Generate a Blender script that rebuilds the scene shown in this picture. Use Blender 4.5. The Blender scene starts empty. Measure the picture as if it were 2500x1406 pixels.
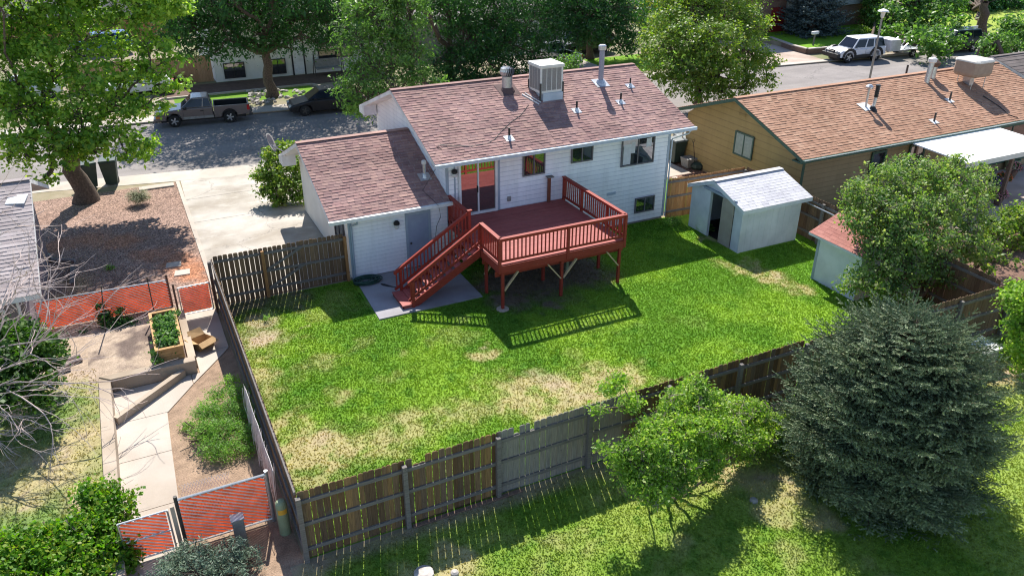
import bpy, math, random
import numpy as np
from mathutils import Matrix, Vector
R=math.radians
SC=bpy.context.scene
COL=SC.collection
# ------------------------------------------------------------------ camera
FPX=1945.0; PIT,YAW,ROL=R(27.274),R(26.198),R(0.123); CAMP=np.array([0,0,12.8])
def cam_axes():
    cp,sp,cy,sy=math.cos(PIT),math.sin(PIT),math.cos(YAW),math.sin(YAW)
    f=np.array([sy*cp,cy*cp,-sp]); r=np.array([cy,-sy,0.]); u=np.cross(r,f)
    c,s=math.cos(ROL),math.sin(ROL)
    return c*r+s*u,-s*r+c*u,f
AR,AU,AF=cam_axes()
cam=bpy.data.cameras.new('camera'); camo=bpy.data.objects.new('camera',cam); COL.objects.link(camo)
m=Matrix.Identity(4)
for i in range(3):
    m[i][0]=AR[i]; m[i][1]=AU[i]; m[i][2]=-AF[i]; m[i][3]=CAMP[i]
camo.matrix_world=m
cam.sensor_width=36; cam.lens=36*FPX/2500; cam.clip_end=2000; cam.clip_start=.1
SC.camera=camo
# ------------------------------------------------------------------ light
SUN=Vector((-0.28,-0.88,-1.0)).normalized()
w=bpy.data.worlds.new('World'); SC.world=w; w.use_nodes=True
nt=w.node_tree; bg=nt.nodes['Background']; sky=nt.nodes.new('ShaderNodeTexSky'); sky.sky_type='NISHITA'; sky.sun_disc=False
sky.sun_elevation=math.asin(-SUN.z); sky.sun_rotation=math.atan2(-SUN.x,-SUN.y)
sky.altitude=1500; sky.dust_density=.6; sky.air_density=1.0
nt.links.new(sky.outputs[0],bg.inputs[0]); bg.inputs[1].default_value=.128
sl=bpy.data.lights.new('sun','SUN'); so=bpy.data.objects.new('sun',sl); COL.objects.link(so)
sl.energy=5.0; sl.angle=R(.5); sl.color=(1,.95,.87); so.rotation_euler=SUN.to_track_quat('-Z','Y').to_euler(); so.location=(0,0,60)
SC.view_settings.view_transform='Standard'; SC.view_settings.look='None'; SC.view_settings.gamma=1; SC.view_settings.exposure=0.80
SC.cycles.pixel_filter_type='BLACKMAN_HARRIS'; SC.cycles.filter_width=1.15; SC.cycles.max_bounces=6; SC.cycles.transparent_max_bounces=8
# ------------------------------------------------------------------ pixel of the photograph -> point of the place
def ray(px,py): return AR*((px-1250)/FPX)-AU*((py-703)/FPX)+AF
def P(px,py,z=0.):
    d=ray(px,py); return CAMP+d*((z-CAMP[2])/d[2])
def PY(px,py,y):
    d=ray(px,py); return CAMP+d*((y-CAMP[1])/d[1])
def B(px,py,y,r):
    q=PY(px,py,y); return (q[0],q[1],q[2],r)
# ------------------------------------------------------------------ mesh helpers
LOC={}
class MB:
    def __init__(s): s.v=[]; s.f=[]
    def add(s,vs,fs):
        n=len(s.v); s.v.extend([tuple(map(float,q)) for q in vs]); s.f.extend([tuple(n+i for i in f) for f in fs]); return s
    def box(s,x0,y0,z0,x1,y1,z1):
        return s.add([(x0,y0,z0),(x1,y0,z0),(x1,y1,z0),(x0,y1,z0),(x0,y0,z1),(x1,y0,z1),(x1,y1,z1),(x0,y1,z1)],
          [(0,3,2,1),(4,5,6,7),(0,1,5,4),(1,2,6,5),(2,3,7,6),(3,0,4,7)])
    def bar(s,p0,p1,w,h,up=(0,0,1)):
        p0=np.array(p0,float);p1=np.array(p1,float);d=p1-p0;d/=np.linalg.norm(d)
        a=np.cross(d,up)
        if np.linalg.norm(a)<1e-6: a=np.cross(d,(1,0,0))
        a/=np.linalg.norm(a); b=np.cross(a,d); a=a*w/2; b=b*h/2
        return s.add([p0-a-b,p0+a-b,p0+a+b,p0-a+b,p1-a-b,p1+a-b,p1+a+b,p1-a+b],[(0,1,2,3),(7,6,5,4),(0,4,5,1),(1,5,6,2),(2,6,7,3),(3,7,4,0)])
    def prism(s,poly,vec):
        n=len(poly);vec=np.array(vec,float)
        a=[np.array(p,float) for p in poly];b=[p+vec for p in a]
        return s.add(a+b,[tuple(range(n))[::-1],tuple(range(n,2*n))]+[(i,(i+1)%n,n+(i+1)%n,n+i) for i in range(n)])
    def tube(s,pts,rad,n=6,cap=True):
        pts=[np.array(p,float) for p in pts]
        if np.isscalar(rad): rad=[rad]*len(pts)
        vs=[];fs=[];ref=None
        for i,p in enumerate(pts):
            d=pts[min(i+1,len(pts)-1)]-pts[max(i-1,0)]; d=d/(np.linalg.norm(d)+1e-9)
            if ref is None: ref=np.array([0,0,1.]) if abs(d[2])<.9 else np.array([1.,0,0])
            a=np.cross(d,ref);a/=np.linalg.norm(a)+1e-9;b=np.cross(d,a); ref=-b if False else ref
            for k in range(n):
                t=2*math.pi*k/n; vs.append(p+rad[i]*(math.cos(t)*a+math.sin(t)*b))
        for i in range(len(pts)-1):
            for k in range(n): fs.append((i*n+k,i*n+(k+1)%n,(i+1)*n+(k+1)%n,(i+1)*n+k))
        if cap: fs+= [tuple(range(n))[::-1],tuple(range((len(pts)-1)*n,len(pts)*n))]
        return s.add(vs,fs)
    def cyl(s,p0,p1,r0,r1=None,n=12): return s.tube([p0,p1],[r0,r0 if r1 is None else r1],n)
    def lathe(s,c,prof,n=16):
        vs=[];fs=[]
        for r,z in prof:
            for k in range(n):
                t=2*math.pi*k/n; vs.append((c[0]+r*math.cos(t),c[1]+r*math.sin(t),c[2]+z))
        for i in range(len(prof)-1):
            for k in range(n): fs.append((i*n+k,i*n+(k+1)%n,(i+1)*n+(k+1)%n,(i+1)*n+k))
        fs+=[tuple(range(n))[::-1],tuple(range((len(prof)-1)*n,len(prof)*n))]
        return s.add(vs,fs)
def root_of(o):
    while o.parent is not None: o=o.parent
    return o
def link(me,name,mat,parent,smooth,bevel=0):
    o=bpy.data.objects.new(name,me); COL.objects.link(o)
    if mat is not None: me.materials.append(mat)
    if parent is not None: o.parent=parent
    if smooth:
        me.polygons.foreach_set('use_smooth',[True]*len(me.polygons))
    if bevel:
        b=o.modifiers.new('bevel','BEVEL'); b.width=bevel; b.segments=2; b.limit_method='ANGLE'
    me.update(); return o
def build(mb,name,mat,parent=None,local=False,smooth=False,bevel=0,at=None):
    v=np.array(mb.v) if mb.v else np.zeros((0,3))
    o0=None
    if parent is not None and not local: v=v-LOC[root_of(parent).name]
    if parent is None and at is not None: v=v-np.array(at)
    me=bpy.data.meshes.new(name); me.from_pydata(v.tolist(),[],mb.f)
    o=link(me,name,mat,parent,smooth,bevel)
    if parent is None:
        o.location=at if at is not None else (0,0,0); LOC[o.name]=np.array(at if at is not None else (0,0,0),float)
    return o
def nmesh(V,F,name,mat,parent=None,col=None,smooth=False,at=None):
    V=np.asarray(V,np.float32);F=np.asarray(F,np.int32)
    if parent is not None: V=V-LOC[root_of(parent).name].astype(np.float32)
    me=bpy.data.meshes.new(name);k=F.shape[1]
    me.vertices.add(len(V));me.vertices.foreach_set('co',V.ravel())
    me.loops.add(F.size);me.loops.foreach_set('vertex_index',F.ravel())
    me.polygons.add(len(F));me.polygons.foreach_set('loop_start',np.arange(0,F.size,k,dtype=np.int32))
    if col is not None:
        a=me.color_attributes.new('col','FLOAT_COLOR','POINT'); a.data.foreach_set('color',np.c_[col,np.ones(len(col))].astype(np.float32).ravel())
    me.update(calc_edges=True)
    o=link(me,name,mat,parent,smooth)
    if parent is None: LOC[o.name]=np.zeros(3)
    return o
def tag(o,label,cat=None,group=None,kind=None):
    if label: o['label']=label
    if cat: o['category']=cat
    if group: o['group']=group
    if kind: o['kind']=kind
    return o
def thing(name,label,cat,loc,rz=0,group=None):
    o=bpy.data.objects.new(name,None); COL.objects.link(o); o.location=tuple(map(float,loc)); o.rotation_euler=(0,0,rz); o.empty_display_size=.3
    LOC[o.name]=np.array(loc,float); return tag(o,label,cat,group)
def struct(o): o['kind']='structure'; return o
def dup(o,parent=None):
    c=o.copy(); COL.objects.link(c); c.parent=parent
    for ch in list(o.children): dup(ch,c)
    return c
# ------------------------------------------------------------------ materials
def nodes(name):
    m=bpy.data.materials.new(name); m.use_nodes=True; t=m.node_tree; return m,t,t.nodes['Principled BSDF']
def N(t,k,**kw):
    n=t.nodes.new(k)
    for a,b in kw.items():
        if a.startswith('i_'):
            n.inputs[int(a[2:])].default_value=b
        else: setattr(n,a,b)
    return n
def mixc(t,fac,a,b,mode='MIX'):
    n=t.nodes.new('ShaderNodeMix'); n.data_type='RGBA'; n.blend_type=mode
    for s,v in ((0,fac),(6,a),(7,b)):
        if hasattr(v,'is_linked') or isinstance(v,bpy.types.NodeSocket): t.links.new(v,n.inputs[s])
        else: n.inputs[s].default_value=v if s==0 else (*v,1) if len(v)==3 else v
    return n.outputs[2]
def ramp(t,src,stops,interp='LINEAR'):
    n=t.nodes.new('ShaderNodeValToRGB'); t.links.new(src,n.inputs[0]); e=n.color_ramp.elements; n.color_ramp.interpolation=interp
    while len(e)<len(stops): e.new(.5)
    for i,(p,c) in enumerate(stops): e[i].position=p; e[i].color=(*c,1) if len(c)==3 else c
    return n.outputs[0]
def noise(t,scale,detail=4,rough=.6,vec=None,out=0):
    n=t.nodes.new('ShaderNodeTexNoise'); n.inputs['Scale'].default_value=scale; n.inputs['Detail'].default_value=detail; n.inputs['Roughness'].default_value=rough
    if vec is None: vec=pos(t)
    t.links.new(vec,n.inputs['Vector']); return n.outputs[out]
def pos(t):
    for n in t.nodes:
        if n.bl_idname=='ShaderNodeNewGeometry': return n.outputs['Position']
    return t.nodes.new('ShaderNodeNewGeometry').outputs['Position']
def isl(t):
    pos(t)
    for n in t.nodes:
        if n.bl_idname=='ShaderNodeNewGeometry': return n.outputs['Random Per Island']
def bump(t,b,h,strength=.3,dist=.02):
    n=t.nodes.new('ShaderNodeBump'); n.inputs['Strength'].default_value=strength; n.inputs['Distance'].default_value=dist
    t.links.new(h,n.inputs['Height']); t.links.new(n.outputs[0],b.inputs['Normal'])
def scl(t,vec,s):
    n=t.nodes.new('ShaderNodeMapping'); n.inputs['Scale'].default_value=s; t.links.new(vec,n.inputs[0]); return n.outputs[0]
def mat(name,c,c2=None,sc=3.,rough=.7,metal=0,bs=None,bst=.25,spec=.4,det=5,coat=0,lo=.35,hi=.65):
    m,t,b=nodes(name)
    if c2 is None: c2=tuple(x*.82 for x in c)
    f=noise(t,sc,det)
    o=ramp(t,f,[(lo,c2),(hi,c)]); t.links.new(o,b.inputs['Base Color'])
    b.inputs['Roughness'].default_value=rough; b.inputs['Metallic'].default_value=metal; b.inputs['Specular IOR Level'].default_value=spec
    if coat: b.inputs['Coat Weight'].default_value=coat; b.inputs['Coat Roughness'].default_value=.04
    if bs: bump(t,b,noise(t,bs,6),bst)
    return m
def wood(name,cols,grain=(40,40,3),rough=.85,stain=None,sth=.46,scuff=None,greyx=None):
    m,t,b=nodes(name)
    r=ramp(t,isl(t),[(i/(len(cols)-1),c) for i,c in enumerate(cols)])
    g=noise(t,1,5,.6,scl(t,pos(t),grain))
    o=mixc(t,1.0,r,ramp(t,g,[(.3,(.62,.6,.58)),(.7,(1.15,1.13,1.1))]),'MULTIPLY')
    if stain:
        s=noise(t,1.3,4); o=mixc(t,ramp(t,s,[(sth,(0,0,0)),(sth+.14,(.75,.75,.75))]),o,stain)
    if scuff:
        s=noise(t,3.1,7,.75); o=mixc(t,ramp(t,s,[(.54,(0,0,0)),(.74,(.4,.4,.4))]),o,scuff)
        s=noise(t,38,2,.5); o=mixc(t,ramp(t,s,[(.73,(0,0,0)),(.77,(.8,.8,.8))]),o,(.5,.42,.40))
    if greyx:
        sx=t.nodes.new('ShaderNodeSeparateXYZ');t.links.new(pos(t),sx.inputs[0]);mr=N(t,'ShaderNodeMapRange');mr.inputs[1].default_value=greyx[0];mr.inputs[2].default_value=greyx[1];t.links.new(sx.outputs[0],mr.inputs[0])
        o=mixc(t,ramp(t,mr.outputs[0],[(0,(0,0,0)),(.04,(.85,.85,.85)),(.9,(.7,.7,.7)),(1,(0,0,0))]),o,mixc(t,1.,(.30,.28,.255),ramp(t,g,[(.3,(.7,.7,.7)),(.7,(1.15,1.15,1.15))]),'MULTIPLY'))
    k=noise(t,9,2); o=mixc(t,ramp(t,k,[(.70,(0,0,0)),(.74,(.6,.6,.6))]),o,(.05,.035,.025))
    t.links.new(o,b.inputs['Base Color']); b.inputs['Roughness'].default_value=rough; b.inputs['Specular IOR Level'].default_value=.25
    bump(t,b,g,.35,.006); return m
def shingle(name,cols,dirt=(.75,.75,.75)):
    m,t,b=nodes(name)
    r=ramp(t,isl(t),[(i/(len(cols)-1),c) for i,c in enumerate(cols)])
    f=noise(t,90,3,.7); o=mixc(t,1.,r,ramp(t,f,[(.3,(.6,.6,.6)),(.7,(1.35,1.35,1.35))]),'MULTIPLY')
    g=noise(t,.6,4); o=mixc(t,1.,o,ramp(t,g,[(.35,dirt),(.65,(1.05,1.05,1.05))]),'MULTIPLY')
    t.links.new(o,b.inputs['Base Color']); b.inputs['Roughness'].default_value=.92; b.inputs['Specular IOR Level'].default_value=.2
    bump(t,b,f,.5,.004); return m
def leafm(name,stops,tr=(.35,.5,.05),tw=.35,rough=.5,spec=.3,ns=1.6,gain=1.0):
    stops=[tuple(min(1,x*gain) for x in c) for c in stops]
    m,t,b=nodes(name)
    r=ramp(t,isl(t),[(i/(len(stops)-1),c) for i,c in enumerate(stops)])
    g=noise(t,ns,3); o=mixc(t,1.,r,ramp(t,g,[(.35,(.68,.76,.75)),(.65,(1.3,1.22,1.0))]),'MULTIPLY')
    t.links.new(o,b.inputs['Base Color']); b.inputs['Roughness'].default_value=rough; b.inputs['Specular IOR Level'].default_value=spec
    tn=t.nodes.new('ShaderNodeBsdfTranslucent'); t.links.new(mixc(t,1.,o,tuple(x*3.0 for x in tr),'MULTIPLY'),tn.inputs[0])
    mx=t.nodes.new('ShaderNodeMixShader'); mx.inputs[0].default_value=tw
    out=[n for n in t.nodes if n.bl_idname=='ShaderNodeOutputMaterial'][0]
    t.links.new(b.outputs[0],mx.inputs[1]); t.links.new(tn.outputs[0],mx.inputs[2]); t.links.new(mx.outputs[0],out.inputs[0]); return m
def needlem(name,stops):
    m,t,b=nodes(name);a=t.nodes.new('ShaderNodeAttribute');a.attribute_name='col'
    o=ramp(t,a.outputs['Color'],[(i/(len(stops)-1),c) for i,c in enumerate(stops)]);g=noise(t,1.5,3);o=mixc(t,1.,o,ramp(t,g,[(.35,(.75,.8,.8)),(.65,(1.2,1.15,1.05))]),'MULTIPLY')
    t.links.new(o,b.inputs['Base Color']);b.inputs['Roughness'].default_value=.55;b.inputs['Specular IOR Level'].default_value=.3;return m
def groundm(name,fine=45,amt=.45,bst=.6,vor=None,dist=.03):
    m,t,b=nodes(name)
    a=t.nodes.new('ShaderNodeAttribute'); a.attribute_name='col'
    f=noise(t,fine,5,.7); o=mixc(t,1.,a.outputs['Color'],ramp(t,f,[(.3,(1-amt,)*3),(.7,(1+amt,)*3)]),'MULTIPLY')
    h=f
    if vor:
        v=t.nodes.new('ShaderNodeTexVoronoi'); v.inputs['Scale'].default_value=vor; t.links.new(pos(t),v.inputs['Vector'])
        o=mixc(t,1.,o,ramp(t,v.outputs['Color'],[(.1,(.45,.42,.42)),(.5,(.95,.9,.88)),(.9,(1.7,1.6,1.55))]),'MULTIPLY'); h=v.outputs['Distance']
    t.links.new(o,b.inputs['Base Color']); b.inputs['Roughness'].default_value=.95; b.inputs['Specular IOR Level'].default_value=.15
    bump(t,b,h,bst,dist); return m
def cracks_(t,o,sc,wd,col):
    v=t.nodes.new('ShaderNodeTexVoronoi');v.feature='DISTANCE_TO_EDGE';v.inputs['Scale'].default_value=sc
    n=noise(t,1.7,4,.7,None,1);a=t.nodes.new('ShaderNodeVectorMath');a.operation='MULTIPLY_ADD';a.inputs[1].default_value=(.9,.9,.9);t.links.new(n,a.inputs[0]);t.links.new(pos(t),a.inputs[2]);t.links.new(a.outputs[0],v.inputs['Vector'])
    return mixc(t,ramp(t,v.outputs['Distance'],[(0,(.8,.8,.8)),(wd,(0,0,0))]),o,col)
def concrete(name,c,c2,joint=None,stain=(.7,.66,.6),cracks=False):
    m,t,b=nodes(name)
    f=noise(t,1.1,6,.65); o=ramp(t,f,[(.3,c2),(.7,c)])
    s=noise(t,.35,3); o=mixc(t,1.,o,ramp(t,s,[(.35,stain),(.6,(1.05,1.05,1.05))]),'MULTIPLY')
    g=noise(t,70,3); o=mixc(t,1.,o,ramp(t,g,[(.3,(.88,.88,.88)),(.7,(1.1,1.1,1.1))]),'MULTIPLY')
    if cracks:
        w_=noise(t,.8,6,.75,scl(t,pos(t),(.7,1.6,1)));o=mixc(t,ramp(t,w_,[(.55,(0,0,0)),(.68,(.5,.5,.5))]),o,(.62,.58,.53));o=cracks_(t,o,.22,.006,(.2,.18,.16))
    t.links.new(o,b.inputs['Base Color']); b.inputs['Roughness'].default_value=.9; bump(t,b,g,.2,.004); return m
M={}
M['siding']=mat('siding_white',(.74,.75,.78),(.62,.63,.67),.8,.55)
M['siding_cream']=mat('siding_cream',(.80,.78,.72),(.70,.68,.62),.9,.6)
M['trim']=mat('trim_white',(.78,.78,.78),(.60,.59,.57),2,.5)
M['trim_grey']=mat('trim_grey',(.34,.40,.47),(.28,.34,.41),2,.5)
M['door_grey']=mat('door_grey',(.30,.34,.44),(.26,.30,.40),3,.5)
M['gutter']=mat('gutter_grey',(.50,.56,.62),(.42,.48,.54),3,.45)
M['found']=mat('foundation_concrete',(.30,.29,.28),(.2,.19,.18),4,.9,bs=40)
M['roof']=shingle('shingles_brown',[(.26,.16,.15),(.34,.20,.185),(.38,.235,.205),(.29,.18,.17),(.42,.265,.225),(.33,.21,.195)])
M['roof_tan']=shingle('shingles_terracotta',[(.34,.19,.125),(.42,.245,.165),(.38,.215,.145),(.46,.285,.195)],(.85,.83,.8))
M['roof_grey']=shingle('shingles_grey',[(.33,.28,.275),(.42,.365,.355),(.38,.33,.32),(.47,.41,.40)])
M['roof_white']=shingle('shingles_pale',[(.55,.54,.56),(.62,.61,.62),(.50,.49,.51)],(.88,.88,.9))
M['roof_red']=shingle('shingles_red',[(.36,.15,.125),(.44,.20,.165),(.40,.17,.14)])
M['roof_far']=shingle('shingles_far',[(.13,.11,.10),(.18,.15,.14),(.15,.13,.12)])
M['deck']=wood('deck_red',[(.25,.034,.024),(.33,.050,.034),(.28,.040,.028)],(3,50,50),.6,scuff=(.20,.075,.055))
M['deckfloor']=wood('deck_floor_red',[(.33,.085,.075),(.40,.11,.095),(.36,.095,.085)],(3,50,50),.65,scuff=(.42,.17,.15))
M['brace']=mat('raw_timber',(.62,.46,.28),(.5,.36,.2),12,.8)
M['fence']=wood('fence_weathered',[(.08,.048,.028),(.17,.10,.05),(.12,.08,.052),(.23,.14,.07),(.15,.11,.085),(.30,.18,.08),(.10,.065,.04)],(40,40,3),.9,(.11,.10,.092),.60,greyx=(6.0,9.6))
M['fence_grey']=wood('fence_grey',[(.15,.14,.135),(.20,.185,.175),(.17,.155,.145)],(3,40,40),.9)
M['fence_warm']=wood('fence_warm',[(.30,.15,.06),(.42,.22,.09),(.36,.19,.08),(.48,.27,.12)],(40,40,3),.8)
M['fence_brown']=wood('fence_brown',[(.13,.08,.05),(.22,.14,.085),(.17,.115,.075),(.27,.175,.10)],(40,40,3),.85)
M['fence_tan']=wood('fence_tan',[(.42,.25,.14),(.50,.31,.18)],(40,40,3),.85)
M['slat']=leafm('orange_slats',[(.42,.075,.03),(.50,.095,.036)],(.36,.28,.26),.42,.5,.3,3)
M['metal']=mat('galvanised',(.55,.56,.58),(.42,.43,.45),12,.35,.7)
M['dmetal']=mat('dark_metal',(.08,.075,.07),(.05,.045,.04),12,.6,.3)
M['wire']=mat('wire_pale',(.85,.80,.78),(.7,.66,.65),12,.5,.0)
M['rust']=mat('rusty_metal',(.16,.09,.06),(.10,.06,.045),14,.8)
M['black']=mat('black_plastic',(.018,.018,.02),(.012,.012,.014),8,.5)
M['glass']=mat('window_glass',(.025,.030,.035),(.015,.018,.022),.8,.03,spec=.9,coat=.6)
for k_ in ('glass',): M[k_].node_tree.nodes['Principled BSDF'].inputs['IOR'].default_value=1.8
M['glass2']=mat('slider_glass',(.02,.022,.025),(.014,.016,.018),.8,.02,spec=1.0,coat=1.0)
M['glass2'].node_tree.nodes['Principled BSDF'].inputs['IOR'].default_value=2.3
M['blind']=mat('window_blind',(.38,.42,.40),(.30,.34,.33),9,.7)
M['curtain']=mat('pale_curtain',(.62,.62,.64),(.5,.5,.52),5,.8)
M['wframe']=mat('bronze_frame',(.16,.15,.16),(.11,.105,.11),6,.5)
M['gframe']=mat('green_frame',(.06,.12,.10),(.045,.09,.075),6,.5)
M['tan']=mat('siding_tan',(.40,.27,.11),(.35,.235,.095),.7,.7)
M['tan2']=mat('siding_tan_back',(.36,.26,.14),(.31,.225,.12),.7,.7)
M['green']=mat('trim_green',(.055,.12,.085),(.04,.09,.065),3,.5)
M['shed']=mat('shed_white',(.68,.72,.76),(.56,.60,.64),1.6,.7,bs=30)
M['sheddoor']=mat('shed_door_beige',(.40,.36,.30),(.33,.29,.24),2,.75)
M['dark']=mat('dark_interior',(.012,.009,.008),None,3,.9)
M['cream']=mat('cooler_cream',(.72,.70,.66),(.62,.60,.55),3,.55)
M['louver']=mat('cooler_louver',(.36,.34,.33),(.26,.25,.24),30,.6)
M['canvas']=mat('cooler_cover_tan',(.36,.27,.20),(.30,.22,.165),4,.9)
M['canvas_top']=mat('cooler_cover_top',(.75,.70,.62),(.6,.55,.48),4,.8)
M['patio_white']=mat('patio_cover_white',(.90,.89,.87),(.84,.83,.81),1,.5)
M['bark']=mat('bark',(.16,.115,.085),(.07,.05,.038),14,.95,bs=20,bst=.8)
M['barkpale']=mat('bark_pale',(.36,.28,.245),(.25,.19,.165),14,.9)
M['conc']=concrete('concrete_drive',(.50,.46,.41),(.38,.345,.305),cracks=True)
M['conc2']=concrete('concrete_path',(.50,.44,.38),(.42,.365,.31),stain=(.85,.82,.78))
M['conc3']=concrete('concrete_patio',(.34,.33,.35),(.27,.26,.28))
M['concwall']=concrete('concrete_wall',(.46,.38,.30),(.36,.29,.22))
M['walk']=concrete('concrete_walk',(.50,.45,.39),(.42,.37,.32),stain=(.9,.88,.85))
M['pinkconc']=concrete('concrete_far_drive',(.50,.40,.34),(.42,.33,.28))
M['lawn']=groundm('lawn_ground',38,.25,.6)
M['gravel']=groundm('gravel_ground',25,.2,.9,22,.03)
M['soil']=groundm('soil_ground',30,.35,.9,None)
M['blade']=None
M['rock']=mat('rock',(.55,.50,.45),(.36,.32,.29),6,.9,bs=12)
M['cedar']=wood('planter_cedar',[(.46,.27,.11),(.54,.33,.15)],(3,30,30),.75)
M['hose']=mat('hose_green',(.02,.07,.05),(.015,.05,.035),20,.4)
M['pipe']=mat('pedestal_green',(.30,.36,.22),(.24,.29,.18),4,.6)
M['yellow']=mat('yellow_label',(.75,.42,.05),(.6,.33,.04),20,.6)
M['bin']=mat('bin_green',(.035,.06,.05),(.025,.045,.038),5,.5)
M['bin_lid']=mat('bin_lid_grey',(.20,.22,.22),(.14,.155,.155),5,.5)
M['tubgrey']=mat('tub_grey',(.30,.29,.27),(.22,.21,.2),5,.7)
M['brick']=mat('brick_brown',(.22,.14,.10),(.14,.09,.07),16,.9)
M['red']=mat('red_paint',(.24,.028,.024),(.18,.02,.018),3,.5)
M['sagesiding']=mat('siding_sage',(.26,.29,.28),(.22,.25,.24),2,.7)
M['greyhouse']=mat('stucco_grey',(.36,.34,.33),(.30,.28,.27),1,.85)
M['mauve']=mat('stucco_mauve',(.26,.21,.22),(.20,.165,.17),1.5,.85)
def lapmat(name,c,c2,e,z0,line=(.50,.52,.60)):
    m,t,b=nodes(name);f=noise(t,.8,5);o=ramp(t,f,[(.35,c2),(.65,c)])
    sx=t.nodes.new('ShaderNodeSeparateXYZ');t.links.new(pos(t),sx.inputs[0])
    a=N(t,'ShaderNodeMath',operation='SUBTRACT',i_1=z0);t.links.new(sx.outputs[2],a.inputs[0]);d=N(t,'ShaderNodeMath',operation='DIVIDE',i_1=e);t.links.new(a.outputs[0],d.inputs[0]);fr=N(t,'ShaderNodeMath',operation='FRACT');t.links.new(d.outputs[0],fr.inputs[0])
    g=noise(t,2.2,4);k=ramp(t,fr.outputs[0],[(.0,(0,0,0)),(.78,(0,0,0)),(.90,(1,1,1)),(1,(1,1,1))]);gg=ramp(t,g,[(.3,(.45,.45,.45)),(.6,(1,1,1))]);kk=mixc(t,1.,k,gg,'MULTIPLY')  # contact shadow under each lap edge, painted into the siding colour by height
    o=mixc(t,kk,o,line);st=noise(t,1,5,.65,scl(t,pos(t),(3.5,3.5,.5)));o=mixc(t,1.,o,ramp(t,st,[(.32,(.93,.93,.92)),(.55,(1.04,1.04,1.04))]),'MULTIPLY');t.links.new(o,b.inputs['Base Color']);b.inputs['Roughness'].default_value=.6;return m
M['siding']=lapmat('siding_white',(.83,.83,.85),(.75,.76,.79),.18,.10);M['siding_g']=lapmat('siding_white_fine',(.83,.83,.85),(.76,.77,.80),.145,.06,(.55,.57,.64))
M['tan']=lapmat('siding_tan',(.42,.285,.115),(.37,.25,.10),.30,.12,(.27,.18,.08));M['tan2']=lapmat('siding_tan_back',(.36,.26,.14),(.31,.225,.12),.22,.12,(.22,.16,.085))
# vehicle paint
def paint(n,c,metal=.3): return mat(n,c,tuple(x*.93 for x in c),1,.32,metal,spec=.4,coat=.35)
M['p_silver']=paint('paint_pewter',(.20,.165,.155),.5); M['p_black']=paint('paint_black',(.008,.008,.01),.1); M['p_white']=paint('paint_white',(.72,.73,.76),0)
M['p_blue']=paint('paint_blue',(.03,.12,.38),.2); M['p_dark']=paint('paint_dark',(.03,.035,.04),.2); M['p_green']=paint('paint_darkgreen',(.02,.035,.03),.1)
M['tyre']=mat('tyre',(.02,.02,.02),(.014,.014,.014),20,.85); M['rim']=mat('alloy_rim',(.55,.55,.56),(.4,.4,.41),9,.35,.7)
M['lampred']=mat('tail_red',(.45,.02,.02),None,3,.25); M['lampclear']=mat('lamp_clear',(.6,.6,.58),None,3,.15); M['amber']=mat('lamp_amber',(.6,.22,.04),None,3,.25)
M['carglass']=mat('car_glass',(.012,.016,.03),(.008,.012,.022),2,.08,spec=.35)
# asphalt
def asphalt():
    m,t,b=nodes('asphalt'); f=noise(t,.5,5,.6); o=ramp(t,f,[(.3,(.20,.178,.168)),(.7,(.265,.237,.222))])
    g=noise(t,60,3); o=mixc(t,1.,o,ramp(t,g,[(.3,(.7,.7,.7)),(.7,(1.3,1.3,1.3))]),'MULTIPLY')
    h=noise(t,1,3,.5,scl(t,pos(t),(.12,1.2,1))); o=mixc(t,1.,o,ramp(t,h,[(.3,(.86,.86,.86)),(.7,(1.1,1.1,1.1))]),'MULTIPLY')
    o=cracks_(t,o,.16,.004,(.07,.065,.065));t.links.new(o,b.inputs['Base Color']); b.inputs['Roughness'].default_value=.92; bump(t,b,g,.35,.006); return m
M['asphalt']=asphalt()
# foliage
M['l_ivy']=leafm('leaf_ivy',[(.03,.08,.015),(.06,.13,.02),(.09,.16,.03)],(.5,.7,.2),.25)
M['twigpale']=mat('twig_pale',(.60,.48,.43),(.44,.34,.30),14,.85)
M['l_maple']=leafm('leaf_yellowgreen',[(.05,.115,.018),(.09,.18,.025),(.14,.24,.035),(.21,.29,.065)],(.78,.75,.32),.38,gain=1.5)
M['l_ash']=leafm('leaf_deepgreen',[(.018,.055,.018),(.03,.085,.025),(.045,.115,.03),(.02,.06,.028)],(.5,.7,.25),.28,gain=1.35)
M['l_mid']=leafm('leaf_midgreen',[(.045,.10,.025),(.075,.15,.035),(.11,.19,.045),(.055,.115,.035)],(.6,.7,.3),.34,gain=1.35)
M['l_round']=leafm('leaf_applegreen',[(.06,.12,.02),(.09,.16,.025),(.13,.19,.035),(.17,.19,.06)],(.6,.65,.2),.38,gain=1.4)
M['l_yellow']=leafm('leaf_yellow',[(.18,.22,.01),(.25,.28,.015),(.14,.19,.012)],(.8,.8,.15),.4)
M['l_lilac']=leafm('leaf_lilac',[(.06,.12,.018),(.10,.18,.025),(.15,.23,.035),(.18,.22,.06)],(.65,.7,.28),.38,gain=1.7)
M['l_scrub']=leafm('leaf_scrub',[(.04,.085,.025),(.075,.13,.03),(.11,.16,.045),(.15,.165,.085)],(.55,.6,.25),.38,gain=1.9)
M['l_fine']=leafm('leaf_fine',[(.06,.12,.025),(.09,.17,.035),(.13,.21,.05)],(.6,.7,.2),.42,gain=1.9)
M['l_vine']=leafm('leaf_vine',[(.05,.14,.01),(.09,.20,.015),(.14,.25,.02),(.18,.20,.03)],(.6,.75,.15),.38,gain=1.1)
M['l_spruce']=needlem('needles_spruce',[(.085,.125,.07),(.16,.22,.12),(.25,.31,.175),(.36,.41,.26)])
M['l_blue']=needlem('needles_blue',[(.04,.065,.065),(.07,.10,.105),(.11,.15,.155),(.16,.20,.20)])
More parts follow.
